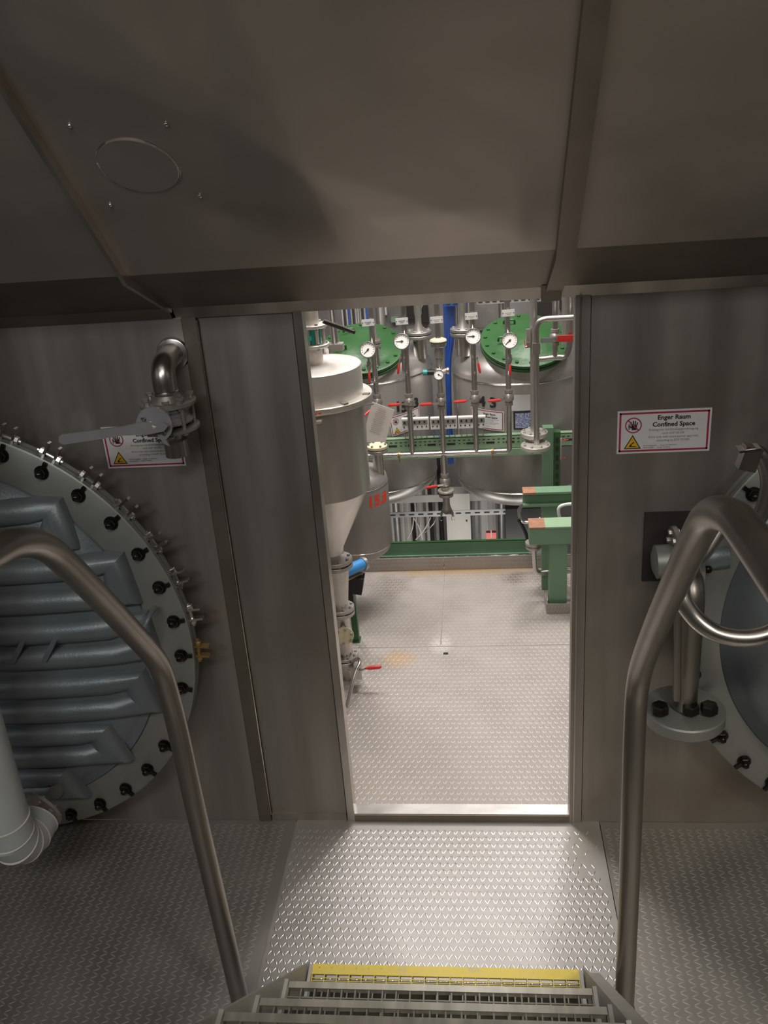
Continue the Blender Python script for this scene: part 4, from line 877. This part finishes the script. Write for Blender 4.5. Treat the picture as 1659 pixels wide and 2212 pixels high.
# ---- gauge manifold
MY = 2.55
hdr = P(960, 979, MY).z
mf = thing('pipe_manifold', 'steel manifold of five vertical pipes joined by one horizontal header', 'pipework', (P(960, 979, MY).x, MY, hdr))
PX_ = [P(815, 870, MY).x, P(884, 870, MY).x, P(953, 870, MY).x, P(1026, 870, MY).x, P(1099, 870, MY).x]
rp_ = 0.0165
for i, x in enumerate(PX_):
    if i == 4: obj('riser', B().tube([V((x-0.10, MY, hdr)), V((x, MY, hdr)), V((x, MY, hdr+0.1)), V((x, MY, 3.2))], rp_, 14, bend=0.03), 'steel', mf)
    elif i == 2: obj('riser', B().cyl((x, MY, P(961, 1030, MY).z), (x, MY, 3.2), rp_, n=14), 'steel', mf)
    else: obj('riser', B().cyl((x, MY, hdr), (x, MY, 3.2), rp_, n=14), 'steel', mf)
obj('header', B().cyl((PX_[0]-0.12, MY, hdr), (PX_[4]-0.08, MY, hdr), rp_, n=14), 'steel_bright', mf)
cl = B()
for px in (862, 1064): q = P(px, 980, MY); cl.lathe((q.x-0.008, MY, hdr), (1, 0, 0), [(0.02, 0), (0.021, 0.004), (0.021, 0.012), (0.02, 0.016)], 14); cl.cyl((q.x, MY, hdr-0.05), (q.x, MY, hdr), 0.004, n=6)
obj('clips', cl, 'brass', mf)
names = ['leftmost', 'second', 'middle', 'fourth', 'rightmost']
VG = 'red handled ball valves on the manifold'
ball_valve('ball valve with short red lever towards the viewer on the leftmost manifold pipe', (PX_[0], MY, P(815, 868, MY).z), (0, 0, 1), 0.019, (-0.75, -0.6, -0.55), side=V((0, -1, 0)), group=VG)
for i, py in ((1, 867), (2, 866), (3, 860), (4, 858)):
    ball_valve('ball valve with red grip pointing left on the %s manifold pipe' % names[i], (PX_[i], MY, P((815, 884, 953, 1026, 1099)[i], py, MY).z), (0, 0, 1), 0.019, (-1, -0.05, -0.02), arm=0.05, grip=0.078, w_=0.016, side=V((0, -1, 0)), group=VG)
ball_valve('lowest ball valve with red grip pointing left beneath the header', (PX_[2], MY, P(962, 1040, MY).z), (0, 0, 1), 0.020, (-1, -0.1, -0.12), arm=0.045, grip=0.078, w_=0.016, group=VG)
GG = 'round pressure gauges on the manifold'
for i, gx, gy, r, nd, bx, by, lvx in ((0, 795, 756, 17.5, 225, 797, 790, 0), (1, 868, 738, 17.5, 180, 870, 773, -1), (3, 1022, 727, 17.5, 180, 1024, 772, 1), (4, 1101, 736, 17.5, 222, 1101, 775, 0)):
    gY = MY-0.06; c = P(gx, gy, gY)
    gauge('white round gauge on the %s manifold pipe' % names[i], c, r*mpp(c), nd, group=GG)
    vb = P(bx, by, gY+0.01)
    t = ball_valve('small gauge shut off valve with hanging red lever on the %s manifold pipe' % names[i], vb, (0, 0, 1), 0.009, (0.18*lvx, -0.08, -1), arm=0.028, grip=0.065, w_=0.012, side=V((lvx*0.7, -0.7, 0)), group='small gauge valves')
    sp_ = thing('gauge_tube', 'thin tube carrying the gauge of the %s manifold pipe' % names[i], 'tube', (vb.x, gY, vb.z))
    zj = vb.z-0.09
    obj('tube', B().tube([V((c.x, gY, c.z-0.03)), V((vb.x, gY, vb.z)), V((vb.x, gY, zj)), V((PX_[i], MY, zj-0.03))], 0.0065, 10, bend=0.02), 'steel', sp_)
for i, (px, py, m_) in enumerate(((795, 697, 'white'), (868, 694, 'white'), (943, 691, 'sign_white'), (1018, 683, 'cream'), (1098, 676, 'cream'))):
    c = P(px, py, MY-0.025); t = thing('name_plate', 'small rectangular tag on the %s manifold pipe' % names[i], 'plate', c, 'small pipe tags')
    h = mpp(c); Rm = Matrix.Rotation(-0.03, 3, 'Y')
    obj('plate', B().cbox(c, (27*h, 0.003, 14.5*h), Rm), 'sign_white', t)
    b = B(); b.cbox(c+V((0, -0.002, 0.003)), (14*h, 0.001, 0.004), Rm); b.cbox(c+V((0, -0.002, -0.006)), (8*h, 0.001, 0.003), Rm)
    obj('lettering', b, 'cream' if i > 1 else 'grey_tank', t)
    b = B()
    for s_ in (-1, 1): b.lathe(c+V((s_*11.5*h, -0.0015, 0)), (0, -1, 0), [(0.003, 0), (0.002, 0.002)], 8)
    obj('screws', b, 'ink', t)
# middle pipe fittings
cf = P(945, 738, MY)
cfl = thing('pipe_coupling', 'cream capped round coupling high on the middle manifold pipe', 'coupling', cf)
obj('cream_disc', B().lathe(V((PX_[2], MY, cf.z)), (0, 0, 1), [(0.048, 0), (0.052, 0.006), (0.048, 0.014), (0.03, 0.022)], 20), 'cream', cfl)
obj('lower_disc', B().lathe(V((PX_[2], MY, cf.z-0.03)), (0, 0, 1), [(0.042, 0), (0.048, 0.006), (0.048, 0.026)], 20), 'steel', cfl)
obj('union', B().lathe(V((PX_[2], MY, cf.z-0.15)), (0, 0, 1), [(0.02, 0), (0.022, 0.01), (0.022, 0.05), (0.028, 0.055), (0.028, 0.09), (0.02, 0.12)], 12), 'steel_dull', cfl)
rg = P(948, 806, MY-0.03)
reg = thing('pressure_regulator', 'pressure regulator with black body and green knob on the middle pipe', 'regulator', rg)
obj('body', B().cyl(rg+V((-0.02, 0.02, 0)), rg+V((-0.07, 0.02, 0.002)), 0.017), 'black', reg)
obj('knob', B().cyl(rg+V((-0.07, 0.02, 0.002)), rg+V((-0.095, 0.02, 0.003)), 0.019, n=12), 'teal', reg)
obj('housing', B().sphere(rg+V((0, 0.03, 0)), 0.03, 14), 'steel_dull', reg)
obj('side_elbow', B().tube([rg+V((0.02, 0.02, 0)), rg+V((0.05, 0.02, 0.01))], 0.016, 12), 'flange', reg)
obj('elbow_ring', B().lathe(rg+V((0.045, 0.02, 0.008)), (1, 0, 0), [(0.019, 0), (0.022, 0.003), (0.022, 0.014), (0.019, 0.017)], 14), 'steel', reg)
gauge('smallest gauge on the regulator of the middle pipe', rg+V((0, -0.025, -0.004)), 11*mpp(rg), 330, group=GG)
# bottom fitting of middle pipe
bf = thing('hose_fitting', 'flanged hose coupling with two claws hanging under the middle manifold pipe', 'coupling', P(963, 1067, MY))
zf_ = P(963, 1062, MY).z; fx = PX_[2]+0.004
flange(bf, (fx, MY, zf_), (0, 0, 1), 0.052, 0.014, 6, m='flange', bolts=False); flange(bf, (fx, MY, zf_-0.03), (0, 0, 1), 0.046, 0.018, 6, m='steel_dull', bolts=False)
obj('neck', B().cyl((fx, MY, zf_), (fx, MY, zf_+0.05), 0.022), 'brass', bf)
obj('stub', B().lathe((fx, MY, zf_-0.03), (0, 0, -1), [(0.022, 0), (0.022, 0.06), (0.026, 0.07), (0.026, 0.11), (0.02, 0.12)], 14), 'steel_dull', bf)
for s_ in (-1, 1):
    obj('claw', B().tube([V((fx+s_*0.02, MY, zf_-0.11)), V((fx+s_*0.034, MY, zf_-0.15)), V((fx+s_*0.038, MY-0.01, zf_-0.17))], [0.008, 0.009, 0.005], 8), 'steel', bf)
    obj('ring', B().tube([V((fx+s_*0.038, MY-0.01, zf_-0.182))+V((0.011*math.cos(a), 0, 0.014*math.sin(a))) for a in np.linspace(0.8, 5.6, 12)], 0.0018, 6), 'steel_bright', bf)

# hanging instruction sheet
pp = thing('paper_sheet', 'white typed paper sheet hanging beside the hopper in front of the pipes', 'paper', P(820, 915, 1.9))
pc_ = [P(804, 868, 1.9), P(852, 886, 1.9), P(831, 961, 1.9), P(793, 955, 1.9), P(791, 915, 1.9)]
b = B(); n = len(pc_); b.add(pc_+[q+V((0, 0.002, 0)) for q in pc_], [tuple(range(n)), tuple(reversed(range(n, 2*n)))]+[(i, (i+1) % n, n+(i+1) % n, n+i) for i in range(n)])
obj('sheet', b, 'paper', pp, flat=True)
ux_ = (pc_[1]-pc_[0]).normalized(); uy_ = V((0, 0, 1)); uy_ = (uy_-ux_*uy_.dot(ux_)).normalized()
b = B()
for k in range(13):
    wv = (0.55 if k < 2 else 0.78-0.1*((k*7) % 3))*0.085; cc = P(826-k*1.35, 884+k*4.2, 1.897)
    b.prism([(-wv/2, -0.0006), (wv/2, -0.0006), (wv/2, 0.0006), (-wv/2, 0.0006)], cc, ux_, uy_, 0.0006)
obj('typed_lines', b, 'grey_ink', pp, flat=True)
obj('string', B().tube([P(808, 872, 1.9), P(812, 866, 2.2), P(815, 862, 2.5)], 0.001, 5), 'black', pp)
rt_ = P(783, 882, 1.35)
rv = hv
obj('side_grip', B().tube([P(781, 869, 1.35), P(784, 893, 1.35)], 0.009, 10), 'red', rv, label='red upright side grip'); obj('side_rod', B().tube([P(783, 876, 1.35), P(806, 873, 1.45)], 0.004, 8), 'steel_bright', rv)

# ---- right hand pipe cluster
RY = 2.33
bp_ = thing('large_pipe', 'thick vertical pipe ending in a pair of pale flanges, right', 'pipe', P(1155, 965, RY))
f1 = P(1154, 934, RY+0.02); f2 = P(1157, 961, RY-0.07)
obj('pipe', B().cyl(f1, V((f1.x, f1.y, 3.2)), 0.021, n=18), 'steel_dull', bp_)
flange(bp_, f1-V((0, 0, 0.02)), (0, 0, 1), 0.080, 0.026, 8, m='flange'); flange(bp_, f1-V((0, 0, 0.05)), (0, 0, 1), 0.055, 0.03, 8, m='steel_dull', bolts=False)
tp_ = thing('bypass_pipe', 'slim pipe with a square sleeve bending off right above the pale flanges', 'pipe', P(1160, 940, RY-0.07))
bx_ = f2.x+0.006; zt_ = P(1175, 689, RY-0.07).z
obj('pipe', B().tube([V((bx_, f2.y, f2.z)), V((bx_, f2.y, zt_)), V((bx_+0.6, f2.y, zt_+0.0))], 0.0165, 16, bend=0.06), 'steel', tp_)
flange(tp_, f2-V((0, 0, 0.02)), (0, 0, 1), 0.086, 0.024, 8, m='flange'); 
sl_ = P(1161, 752, RY-0.07); obj('sleeve', B().cbox((bx_, f2.y, sl_.z), (0.042, 0.042, 0.06)), 'steel', tp_)
obj('union_nut', B().lathe((bx_+0.53, f2.y, zt_), (1, 0, 0), [(0.02, 0), (0.022, 0.01), (0.022, 0.04)], 8), 'steel', tp_)
tj = thing('branch_pipe', 'pipe branch curving right beneath the big red valve handle', 'pipe', P(1200, 770, RY+0.1))
yb_ = RY+0.1; xv = P(1199, 720, yb_).x; zz = P(1195, 772, yb_).z
obj('pipe', B().tube([V((bx_, yb_, zz-0.01)), V((xv, yb_, zz)), V((xv+0.06, yb_, zz-0.004)), V((xv+0.085, yb_, zz+0.06)), V((xv+0.095, yb_, 3.2))], 0.017, 14, bend=0.04), 'steel', tj)
obj('riser', B().cyl((xv, yb_, zz), (xv, yb_, 3.2), 0.0165, n=14), 'steel', tj)
ball_valve('largest valve with broad red handle pointing right, upper right', (xv, yb_-0.0, P(1199, 728, yb_).z), (0, 0, 1), 0.018, (1, -0.05, 0.0), arm=0.01, grip=0.16, w_=0.036, flat=True)
lev2 = thing('lever_plate', 'short grey lever plate left of the broad red valve handle', 'lever', P(1180, 735, yb_-0.05))
obj('plate', B().cbox(P(1180, 735, yb_-0.05), (0.065, 0.004, 0.028)), 'lever_grey', lev2)
sv = P(1141, 745, RY); svt = thing('sample_valve', 'tiny bright sampling valve with orange lever left of the large pipe', 'valve', sv)
obj('body', B().cbox(sv, (0.022, 0.02, 0.03)), 'steel_bright', svt); obj('mount', B().cbox(sv+V((0, 0.0, 0.055)), (0.02, 0.02, 0.07)), 'steel_dull', svt)
obj('lever', B().tube([P(1133, 735, RY-0.02), P(1134, 745, RY-0.02), P(1140, 749, RY-0.01)], 0.003, 6), 'red_paint', svt)
obj('nozzle', B().sphere(P(1137, 750, RY-0.02), 0.008, 8), 'steel_bright', svt)
for k, (px, r, Y, lb) in enumerate(((1222, 0.024, 2.75, 'grey pipe just left of the right jamb, behind the red handle'), (1083, 0.02, 3.9, 'far vertical pipe behind the right green lid'), (985, 0.014, 3.85, 'thin far pipe beside the blue cables'), (1012, 0.03, 3.95, 'far thick pipe right of the blue cables'), (822, 0.035, 3.95, 'dim wide duct above the left green lid'))):
    c = P(px, 680, Y); t = thing('background_pipe', lb, 'pipe', (c.x, Y, c.z-0.1)); obj('pipe', B().cyl((c.x, Y, c.z-0.25 if Y > 3 else c.z-0.18), (c.x, Y, 4.39), r, n=12), 'steel_dull', t)

# ---- green steelwork
GY = 2.85
def slotted(name, label, x0, x1, z0, z1, Y, m, slots, cat='channel'):
    t = thing(name, label, cat, ((x0+x1)/2, Y, z0))
    obj('front_web', B().box((x0, Y, z0), (x1, Y+0.004, z1)), m, t)
    obj('top_flange', B().box((x0, Y, z1-0.004), (x1, Y+0.05, z1)), m, t)
    obj('bottom_flange', B().box((x0, Y, z0), (x1, Y+0.05, z0+0.004)), m, t)
    b = B()
    for (sx_, sz_, w_, h_) in slots: b.box((sx_-w_/2, Y-0.0015, sz_-h_/2), (sx_+w_/2, Y+0.001, sz_+h_/2))
    obj('slots', b, 'dark', t, kind='stuff'); return t
x0, x1 = P(838, 960, GY).x-0.2, P(1238, 950, GY).x+0.4
zt_, zb_ = P(1000, 944, GY).z, P(1000, 972, GY).z
sl = []; x = x0+0.03; k = 0
while x < x1:
    sl.append((x, zt_-0.022, 0.016, 0.005))
    if k % 4 in (2,): sl.append((x+0.01, zt_-0.045, 0.055, 0.013))
    elif k % 4 != 3: sl.append((x, zt_-0.045, 0.012, 0.005))
    x += 0.032; k += 1
slotted('green_channel', 'pale green slotted channel running in front of both tanks', x0, x1, zb_, zt_, GY, 'green_pale', sl)
gb = thing('green_ledge', 'plain pale green bar below the slotted channel', 'beam', ((x0+x1)/2, GY-0.01, zb_-0.05))
obj('bar', B().box((x0, GY-0.012, zb_-0.045), (P(1185, 980, GY).x, GY+0.03, zb_)), 'green_pale', gb)
# terminal blocks on it
TB = 'white terminal blocks on the green channel'
for (a, b_, yy) in ((868, 926, 917), (930, 987, 915), (990, 1049, 913)):
    l_, r_ = P(a, yy, GY-0.02), P(b_, yy, GY-0.02); w_ = r_.x-l_.x; zc_ = l_.z; hh = 25*mpp(l_)
    t = thing('terminal_block', {868: 'left', 930: 'middle', 990: 'right'}[a]+' white terminal strip above the green slotted channel', 'terminal', (l_.x+w_/2, GY-0.02, zc_), TB)
    hs_ = obj('housing', B().box((l_.x, GY-0.03, zc_-hh/2), (r_.x, GY+0.01, zc_+hh/2)), 'white', t)
    obj('window', B().box((l_.x+0.006, GY-0.033, zc_), (r_.x-0.006, GY-0.03, zc_+hh/2-0.008)), 'grey_tank', t)
    hb2 = B()
    for k in range(6): hb2.box((l_.x+w_*(k+0.5)/6-0.004, GY-0.032, zc_-hh*0.28), (l_.x+w_*(k+0.5)/6+0.004, GY-0.03, zc_-hh*0.16))
    for k in range(5): hb2.box((l_.x+w_*(k+0.6)/5.4-0.005, GY-0.035, zc_+hh*0.1), (l_.x+w_*(k+0.6)/5.4+0.006, GY-0.033, zc_+hh*0.3))
    obj('holes', hb2, 'ink', hs_, kind='stuff')
    wb_ = B()
    for k in range(5):
        X = l_.x+w_*(k+0.5)/5; wb_.tube([V((X, GY-0.02, zc_-hh/2)), V((X-0.004, GY-0.025, zc_-hh/2-0.03)), V((X+0.003, GY-0.005, zt_-0.0))], 0.0025, 6)
    obj('leads', wb_, 'blue' if a == 930 else 'steel_dull', t, kind='stuff')
# column, beams
CY = 1.62
ccx = (P(1187, 1250, CY).x+P(1225, 1250, CY).x)/2; cw = P(1225, 1250, CY).x-P(1187, 1250, CY).x
col_ = thing('green_column', 'green square steel column on the platform near the right jamb', 'column', (ccx, CY, 0))
zct = P(1200, 1174, CY).z
obj('shaft', B().box((ccx-cw/2, CY, 0.0), (ccx+cw/2, CY+cw, zct)), 'green_beam', col_)
kbx = thing('kick_box', 'low studded plate collar around the foot of the green column', 'collar', (ccx, CY, 0))
obj('front_plate', B().box((ccx-cw*0.7, CY-0.03, 0), (ccx+cw*1.2, CY-0.024, 0.062)), 'kick', kbx)
obj('side_plate', B().box((ccx-cw*0.7, CY-0.024, 0), (ccx-cw*0.7+0.006, CY+cw+0.03, 0.062)), 'kick', kbx)
kk = B()
for i in range(12):
    for j in range(2):
        a = math.radians(58); c = V((ccx-cw*0.62+i*0.0175+(j % 2)*0.006, CY-0.031, 0.018+j*0.027)); d = V((math.cos(a), 0, math.sin(a)))*0.011; w_ = V((-math.sin(a), 0, math.cos(a)))*0.003
        kk.add([c-d, c+w_, c+d, c-w_, c+V((0, -0.002, 0))], [(0, 1, 4), (1, 2, 4), (2, 3, 4), (3, 0, 4)])
obj('studs', kk, 'stud_far', kbx, kind='stuff')
def ibeam(name, label, x0, x1, z0, z1, Y, dep, m, rust=True, cat='beam'):
    t = thing(name, label, cat, ((x0+x1)/2, Y, z0))
    tf = 0.012
    xr = x0+0.07 if rust else x0
    obj('top_flange', B().box((xr, Y-dep/2, z1-tf), (x1, Y+dep/2, z1)), m, t)
    if rust: obj('rusty_end', B().box((x0, Y-dep/2, z1-tf), (xr, Y+dep/2, z1)), 'rust', t, label='bare rusty flange end')
    obj('web', B().box((x0, Y-0.006, z0+tf), (x1, Y+0.006, z1-tf)), m, t)
    obj('bottom_flange', B().box((x0, Y-dep/2, z0), (x1, Y+dep/2, z0+tf)), m, t)
    return t
xa, xb = P(1143, 1155, CY).x, 1.4
t = thing('green_box_beam', 'green box beam with rusty end resting on the green column', 'beam', ((xa+xb)/2, CY+0.03, zct))
zbt = P(1180, 1137, CY).z
obj('front_web', B().box((xa, CY-0.01, zct), (xb, CY+cw, zbt-0.008)), 'green_beam', t)
obj('top_plate', B().box((xa+0.085, CY-0.012, zbt-0.008), (xb, CY+cw+0.02, zbt)), 'green_pale', t)
obj('rusty_plate', B().box((xa, CY-0.012, zbt-0.008), (xa+0.085, CY+cw+0.02, zbt)), 'rust', t, label='rusty bare end of the top plate')
UY = 1.9
za, zb3 = P(1180, 1057, UY).z, P(1180, 1088, UY).z
ibeam('green_girder', 'upper green girder with rusty left end beside the right jamb', P(1129, 1070, UY).x, 1.4, zb3, za, UY, 0.09, 'green_beam')
c2x = P(1185, 1000, 2.65).x
pcx = thing('green_post', 'tall slotted green post behind the large pale flanges', 'post', (c2x, 2.65, 0))
obj('shaft', B().box((c2x-0.035, 2.65, -1.3), (c2x+0.03, 2.72, P(1180, 925, 2.65).z)), 'green_beam', pcx)
obj('side_channel', B().box((c2x+0.03, 2.66, -1.3), (c2x+0.075, 2.72, P(1200, 935, 2.65).z)), 'green_lid', pcx)
b = B()
for k in range(9): z_ = 0.62-k*0.06; b.box((c2x+0.045, 2.656, z_), (c2x+0.062, 2.66, z_+0.035))
obj('slots', b, 'dark', pcx, kind='stuff')
c3x = P(1187, 1120, 1.9).x
p3 = thing('green_upright', 'short dark green upright between the two green beams', 'post', (c3x, 1.9, 0))
obj('shaft', B().box((c3x-0.045, 1.87, 0.0), (c3x+0.045, 1.93, zb3)), 'green_beam', p3)
LY = 2.5
zA, zB = P(1000, 1169, LY).z, P(1000, 1198, LY).z
lb_ = thing('low_green_beam', 'long low green beam behind the platform kick plate', 'beam', (0, LY, zB))
obj('web', B().box((-0.75, LY, zB+0.006), (P(1143, 1180, LY).x, LY+0.01, zA-0.004)), 'green_beam', lb_)
obj('top_flange', B().box((-0.75, LY, zA-0.006), (P(1143, 1180, LY).x, LY+0.022, zA)), 'green_lid', lb_)
obj('bottom_flange', B().box((-0.75, LY-0.015, zB), (P(1143, 1180, LY).x, LY+0.03, zB+0.006)), 'green_beam', lb_)
# small flanged pipe in front of it
sf = P(1153, 1176, 1.75); sft = thing('return_pipe', 'thin flanged pipe dropping beside the green column and turning right', 'pipe', sf)
flange(sft, sf, (0, 0, 1), 0.047, 0.016, 6, m='steel_dull', bolts=False); flange(sft, sf-V((0, 0, 0.02)), (0, 0, 1), 0.045, 0.016, 6, m='steel_dull', bolts=False)
e_ = P(1160, 1238, 1.75); obj('pipe', B().tube([sf, V((sf.x+0.01, 1.75, e_.z)), V((sf.x+0.5, 1.8, e_.z))], 0.015, 14, bend=0.035), 'steel', sft)
hc = thing('hose_loop', 'black cable loop hanging with a bright bent conduit, beside the green beams', 'conduit', P(1135, 1110, 2.1))
obj('conduit', B().tube(smooth([V((P(1126, 1085, 1.93).x+0.03, 1.90, zb3+0.004)), P(1123, 1098, 2.0), P(1123, 1118, 2.1), P(1130, 1128, 2.1), P(1150, 1127, 2.1), P(1168, 1120, 2.1)], 5), 0.010, 12), 'steel_bright', hc)
obj('cable', B().tube(smooth([P(1120, 1122, 2.1), P(1128, 1135, 2.1), P(1137, 1155, 2.1), P(1140, 1172, 2.1)], 5), 0.010, 10), 'black', hc)
wl_ = thing('white_loop', 'bright white bent tube loop at the right jamb between the green beams', 'conduit', P(1220, 1108, 1.8))
obj('tube', B().tube(smooth([P(1260, 1090, 1.8), P(1228, 1089, 1.8), P(1209, 1095, 1.8), P(1207, 1108, 1.8), P(1212, 1122, 1.8), P(1230, 1127, 1.8), P(1262, 1127, 1.75), V((P(1275, 1130, 1.7).x, 1.66, zbt))], 5), 0.009, 12), 'white', wl_)

# ---- things behind and below
wc = thing('white_cabinet', 'tall pale panel standing between the two tank bottoms', 'panel', P(992, 1160, 3.6))
a, b_ = P(962, 1068, 3.6), P(1018, 1168, 3.6)
obj('front_panel', B().box((a.x, 3.6, -1.3), (b_.x, 3.75, a.z)), 'beige', wc); 
obj('latch', B().cbox(P(1008, 1125, 3.597), (0.012, 0.006, 0.012)), 'ink', wc)
ct = thing('cable_ladder', 'slotted galvanised cable ladder below the left tank', 'cable tray', P(900, 1110, 3.4))
l0, l1 = P(843, 1113, 3.4), P(1120, 1100, 3.4)
obj('rail', B().box((l0.x-0.3, 3.4, l0.z-0.022), (l1.x, 3.405, l0.z+0.022)), 'zinc', ct)
obj('rail', B().box((l0.x-0.3, 3.7, l0.z-0.03), (l1.x+0.3, 3.71, l0.z+0.03)), 'beige', ct)
b = B()
for k in range(22): b.box((l0.x-0.28+k*0.07, 3.398, l0.z-0.006), (l0.x-0.24+k*0.07, 3.4, l0.z+0.004))
obj('slots', b, 'dark', ct, kind='stuff')
l2 = P(900, 1206, 3.0)
ct2 = thing('lower_cable_tray', 'lower slotted cable tray glimpsed under the low green beam', 'cable tray', l2)
obj('rail', B().box((-0.8, 3.0, l2.z-0.04), (0.7, 3.005, l2.z+0.03)), 'zinc', ct2)
b = B()
for k in range(18): b.box((-0.78+k*0.08, 2.998, l2.z-0.012), (-0.72+k*0.08, 3.0, l2.z+0.004))
obj('slots', b, 'dark', ct2, kind='stuff')
cols_ = [(850, 'white', 8), (858, 'zinc', 10), (868, 'beige', 14), (880, 'beige', 18), (893, 'dark', 14), (903, 'zinc', 5), (912, 'beige', 16), (923, 'white', 9), (934, 'dark', 8), (945, 'zinc', 9), (955, 'dark', 10), (1026, 'zinc', 20), (1048, 'white', 24), (1066, 'beige', 26), (1083, 'zinc', 12), (1092, 'beige', 12)]
ORD = ['first', 'second', 'third', 'fourth', 'fifth', 'sixth', 'seventh', 'eighth', 'ninth', 'tenth', 'eleventh', 'twelfth', 'thirteenth', 'fourteenth', 'fifteenth', 'sixteenth']
WN = {'white': 'white', 'zinc': 'galvanised', 'beige': 'beige', 'dark': 'black'}
for ci, (px, m_, wpx) in enumerate(cols_):
    c = P(px, 1140, 3.9); rr = wpx*mpp(c)/2
    t = thing('conduit', '%s %s vertical pipe below the tanks, %s from the left' % ('wide' if wpx > 13 else 'slim', WN[m_], ORD[ci]), 'conduit', (c.x, 3.9, -1.3), 'conduits under the tanks')
    obj('tube', B().cyl((c.x, 3.9+0.03*(px % 3), -1.3), (c.x+random.uniform(-.02, .02), 3.9+0.03*(px % 3), 0.1), rr, n=10), m_, t)
for k, (p, q, m_) in enumerate((((893, 1118), (912, 1165), 'white'), ((930, 1118), (898, 1166), 'white'), ((945, 1115), (918, 1150), 'zinc'), ((880, 1165), (893, 1120), 'white'), ((905, 1112), (902, 1166), 'zinc'))):
    t = thing('loose_cable', ('%s slanting cable across the pipes under the left tank, counted from the grey tank' % ORD[(3, 0, 0, 0, 0)[0] if False else k]), 'cable', P(*p, 3.7), 'loose cables under the tanks')
    obj('cable', B().tube(smooth([P(*p, 3.7), P((p[0]+q[0])/2+4, (p[1]+q[1])/2, 3.68), P(*q, 3.7)], 5), 0.005, 6), m_, t)
rbx = thing('red_box', 'small red box low behind the green beam', 'box', P(1061, 1155, 3.5)); obj('box', B().cbox(P(1061, 1155, 3.5), (0.075, 0.04, 0.05)), 'red', rbx)
obj('strap', B().cbox(P(1061, 1153, 3.475), (0.008, 0.006, 0.06)), 'beige', rbx)
wp = thing('white_elbow', 'white pipe bend lying below the low green beam', 'pipe', P(1085, 1200, 2.9))
obj('pipe', B().tube(smooth([P(1060, 1193, 2.9), P(1070, 1201, 2.9), P(1095, 1203, 2.9), P(1120, 1197, 2.9)], 5), 0.010, 10), 'white', wp)
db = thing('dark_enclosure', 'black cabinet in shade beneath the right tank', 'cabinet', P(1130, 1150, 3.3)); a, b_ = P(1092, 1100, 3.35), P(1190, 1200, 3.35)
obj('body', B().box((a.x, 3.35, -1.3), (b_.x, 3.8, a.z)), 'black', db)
# blue cables hanging between the tanks
cb_ = thing('blue_cable_bundle', 'hanging bundle of bright blue cables between the two tanks', 'cables', P(966, 850, 3.75))
for k in range(9):
    X0 = P(958+k*2.6, 655, 3.75); X1 = P(964+k*1.0, 800, 3.75)
    obj('cable', B().tube(smooth([V((X0.x, 3.72+0.02*(k % 3), 3.0)), V((X0.x+0.005, 3.74, X0.z)), V((X1.x, 3.75+0.015*(k % 3), X1.z)), V((X1.x-0.01, 3.76, 0.1))], 6), 0.0085, 8), 'blue_cable', cb_)
# cable trays overhead and clutter behind the lids
for (a, b_, y, Y, lb) in ((960, 1010, 656, 3.6, 'blue cable tray overhead between the tanks'), (1030, 1245, 652, 3.7, 'perforated tray overhead behind the right tank')):
    l_, r_ = P(a, y, Y), P(b_, y, Y); t = thing('overhead_tray', lb, 'cable tray', l_.lerp(r_, .5))
    obj('tray', B().box((l_.x, Y, l_.z-0.02), (r_.x, Y+0.3, l_.z+0.03)), 'blue_cable' if a == 960 else 'zinc', t)
    b = B(); n = int((r_.x-l_.x)/0.05)
    for k in range(n): b.box((l_.x+0.01+k*0.05, Y-0.002, l_.z-0.01), (l_.x+0.04+k*0.05, Y, l_.z+0.004))
    obj('slots', b, 'dark', t, kind='stuff')
for k in range(13):
    px = 732+k*5.0; c = P(px, 695, 3.6); m_ = ('steel_dull', 'dark', 'zinc', 'blue_cable')[k % 4 if k % 7 else 2]
    t = thing('hanging_cable', '%s thin hanging cable from the left behind the left green lid' % ORD[k], 'cable', (c.x, 3.8, c.z-0.1), 'cables behind the left lid')
    obj('cable', B().cyl((c.x, 3.8, c.z-0.12), (c.x, 3.8, 4.3), 0.0075, n=8), m_, t)
for px, py, m_, w_, h_, lb in ((828, 672, 'white', 0.06, 0.06, 'small white box high on the rear wall above the left green lid'), (853, 690, 'green_pale', 0.06, 0.04, 'small pale green box high on the rear wall right of the left lid'), (890, 676, 'dark', 0.11, 0.11, 'square black box on the rear wall behind the second pipe tag'), (905, 662, 'zinc', 0.07, 0.15, 'grey upright box on the rear wall above the left tank nozzle'), (918, 680, 'dark', 0.06, 0.15, 'narrow black box on the rear wall left of the middle pipe'), (1045, 680, 'steel_dull', 0.25, 0.25, 'large grey box on the rear wall between the fourth and rightmost pipes'), (1178, 668, 'dark', 0.15, 0.12, 'black box on the rear wall above the bending bypass pipe'), (1225, 655, 'dark', 0.12, 0.09, 'black box on the rear wall at the upper right jamb')):
    c = P(px, py, 4.87); t = thing('junction_box', lb, 'box', c, 'boxes behind the tanks'); obj('box', B().cbox(c, (w_, 0.06, h_)), m_, t)
    obj('cover', B().cbox(c+V((0, -0.032, 0)), (w_*0.8, 0.005, h_*0.8)), m_, t)
rc = thing('red_lead', 'loose red lead curling beside a white rod, right of the green post', 'cable', P(1205, 965, 2.8))
obj('lead', B().tube(smooth([P(1228, 949, 2.8), P(1210, 955, 2.8), P(1203, 968, 2.8), P(1206, 985, 2.8), P(1222, 990, 2.8)], 5), 0.0035, 6), 'red', rc)
wr = thing('white_rod', 'thin white vertical rod beside the curling red lead', 'rod', P(1211, 970, 2.79)); obj('rod', B().cyl(P(1212, 947, 2.79), P(1211, 993, 2.79), 0.004, n=6), 'white', wr)
print('objects', len(bpy.data.objects), 'tris', sum(len(m.loops)-2*len(m.polygons) for m in bpy.data.meshes))
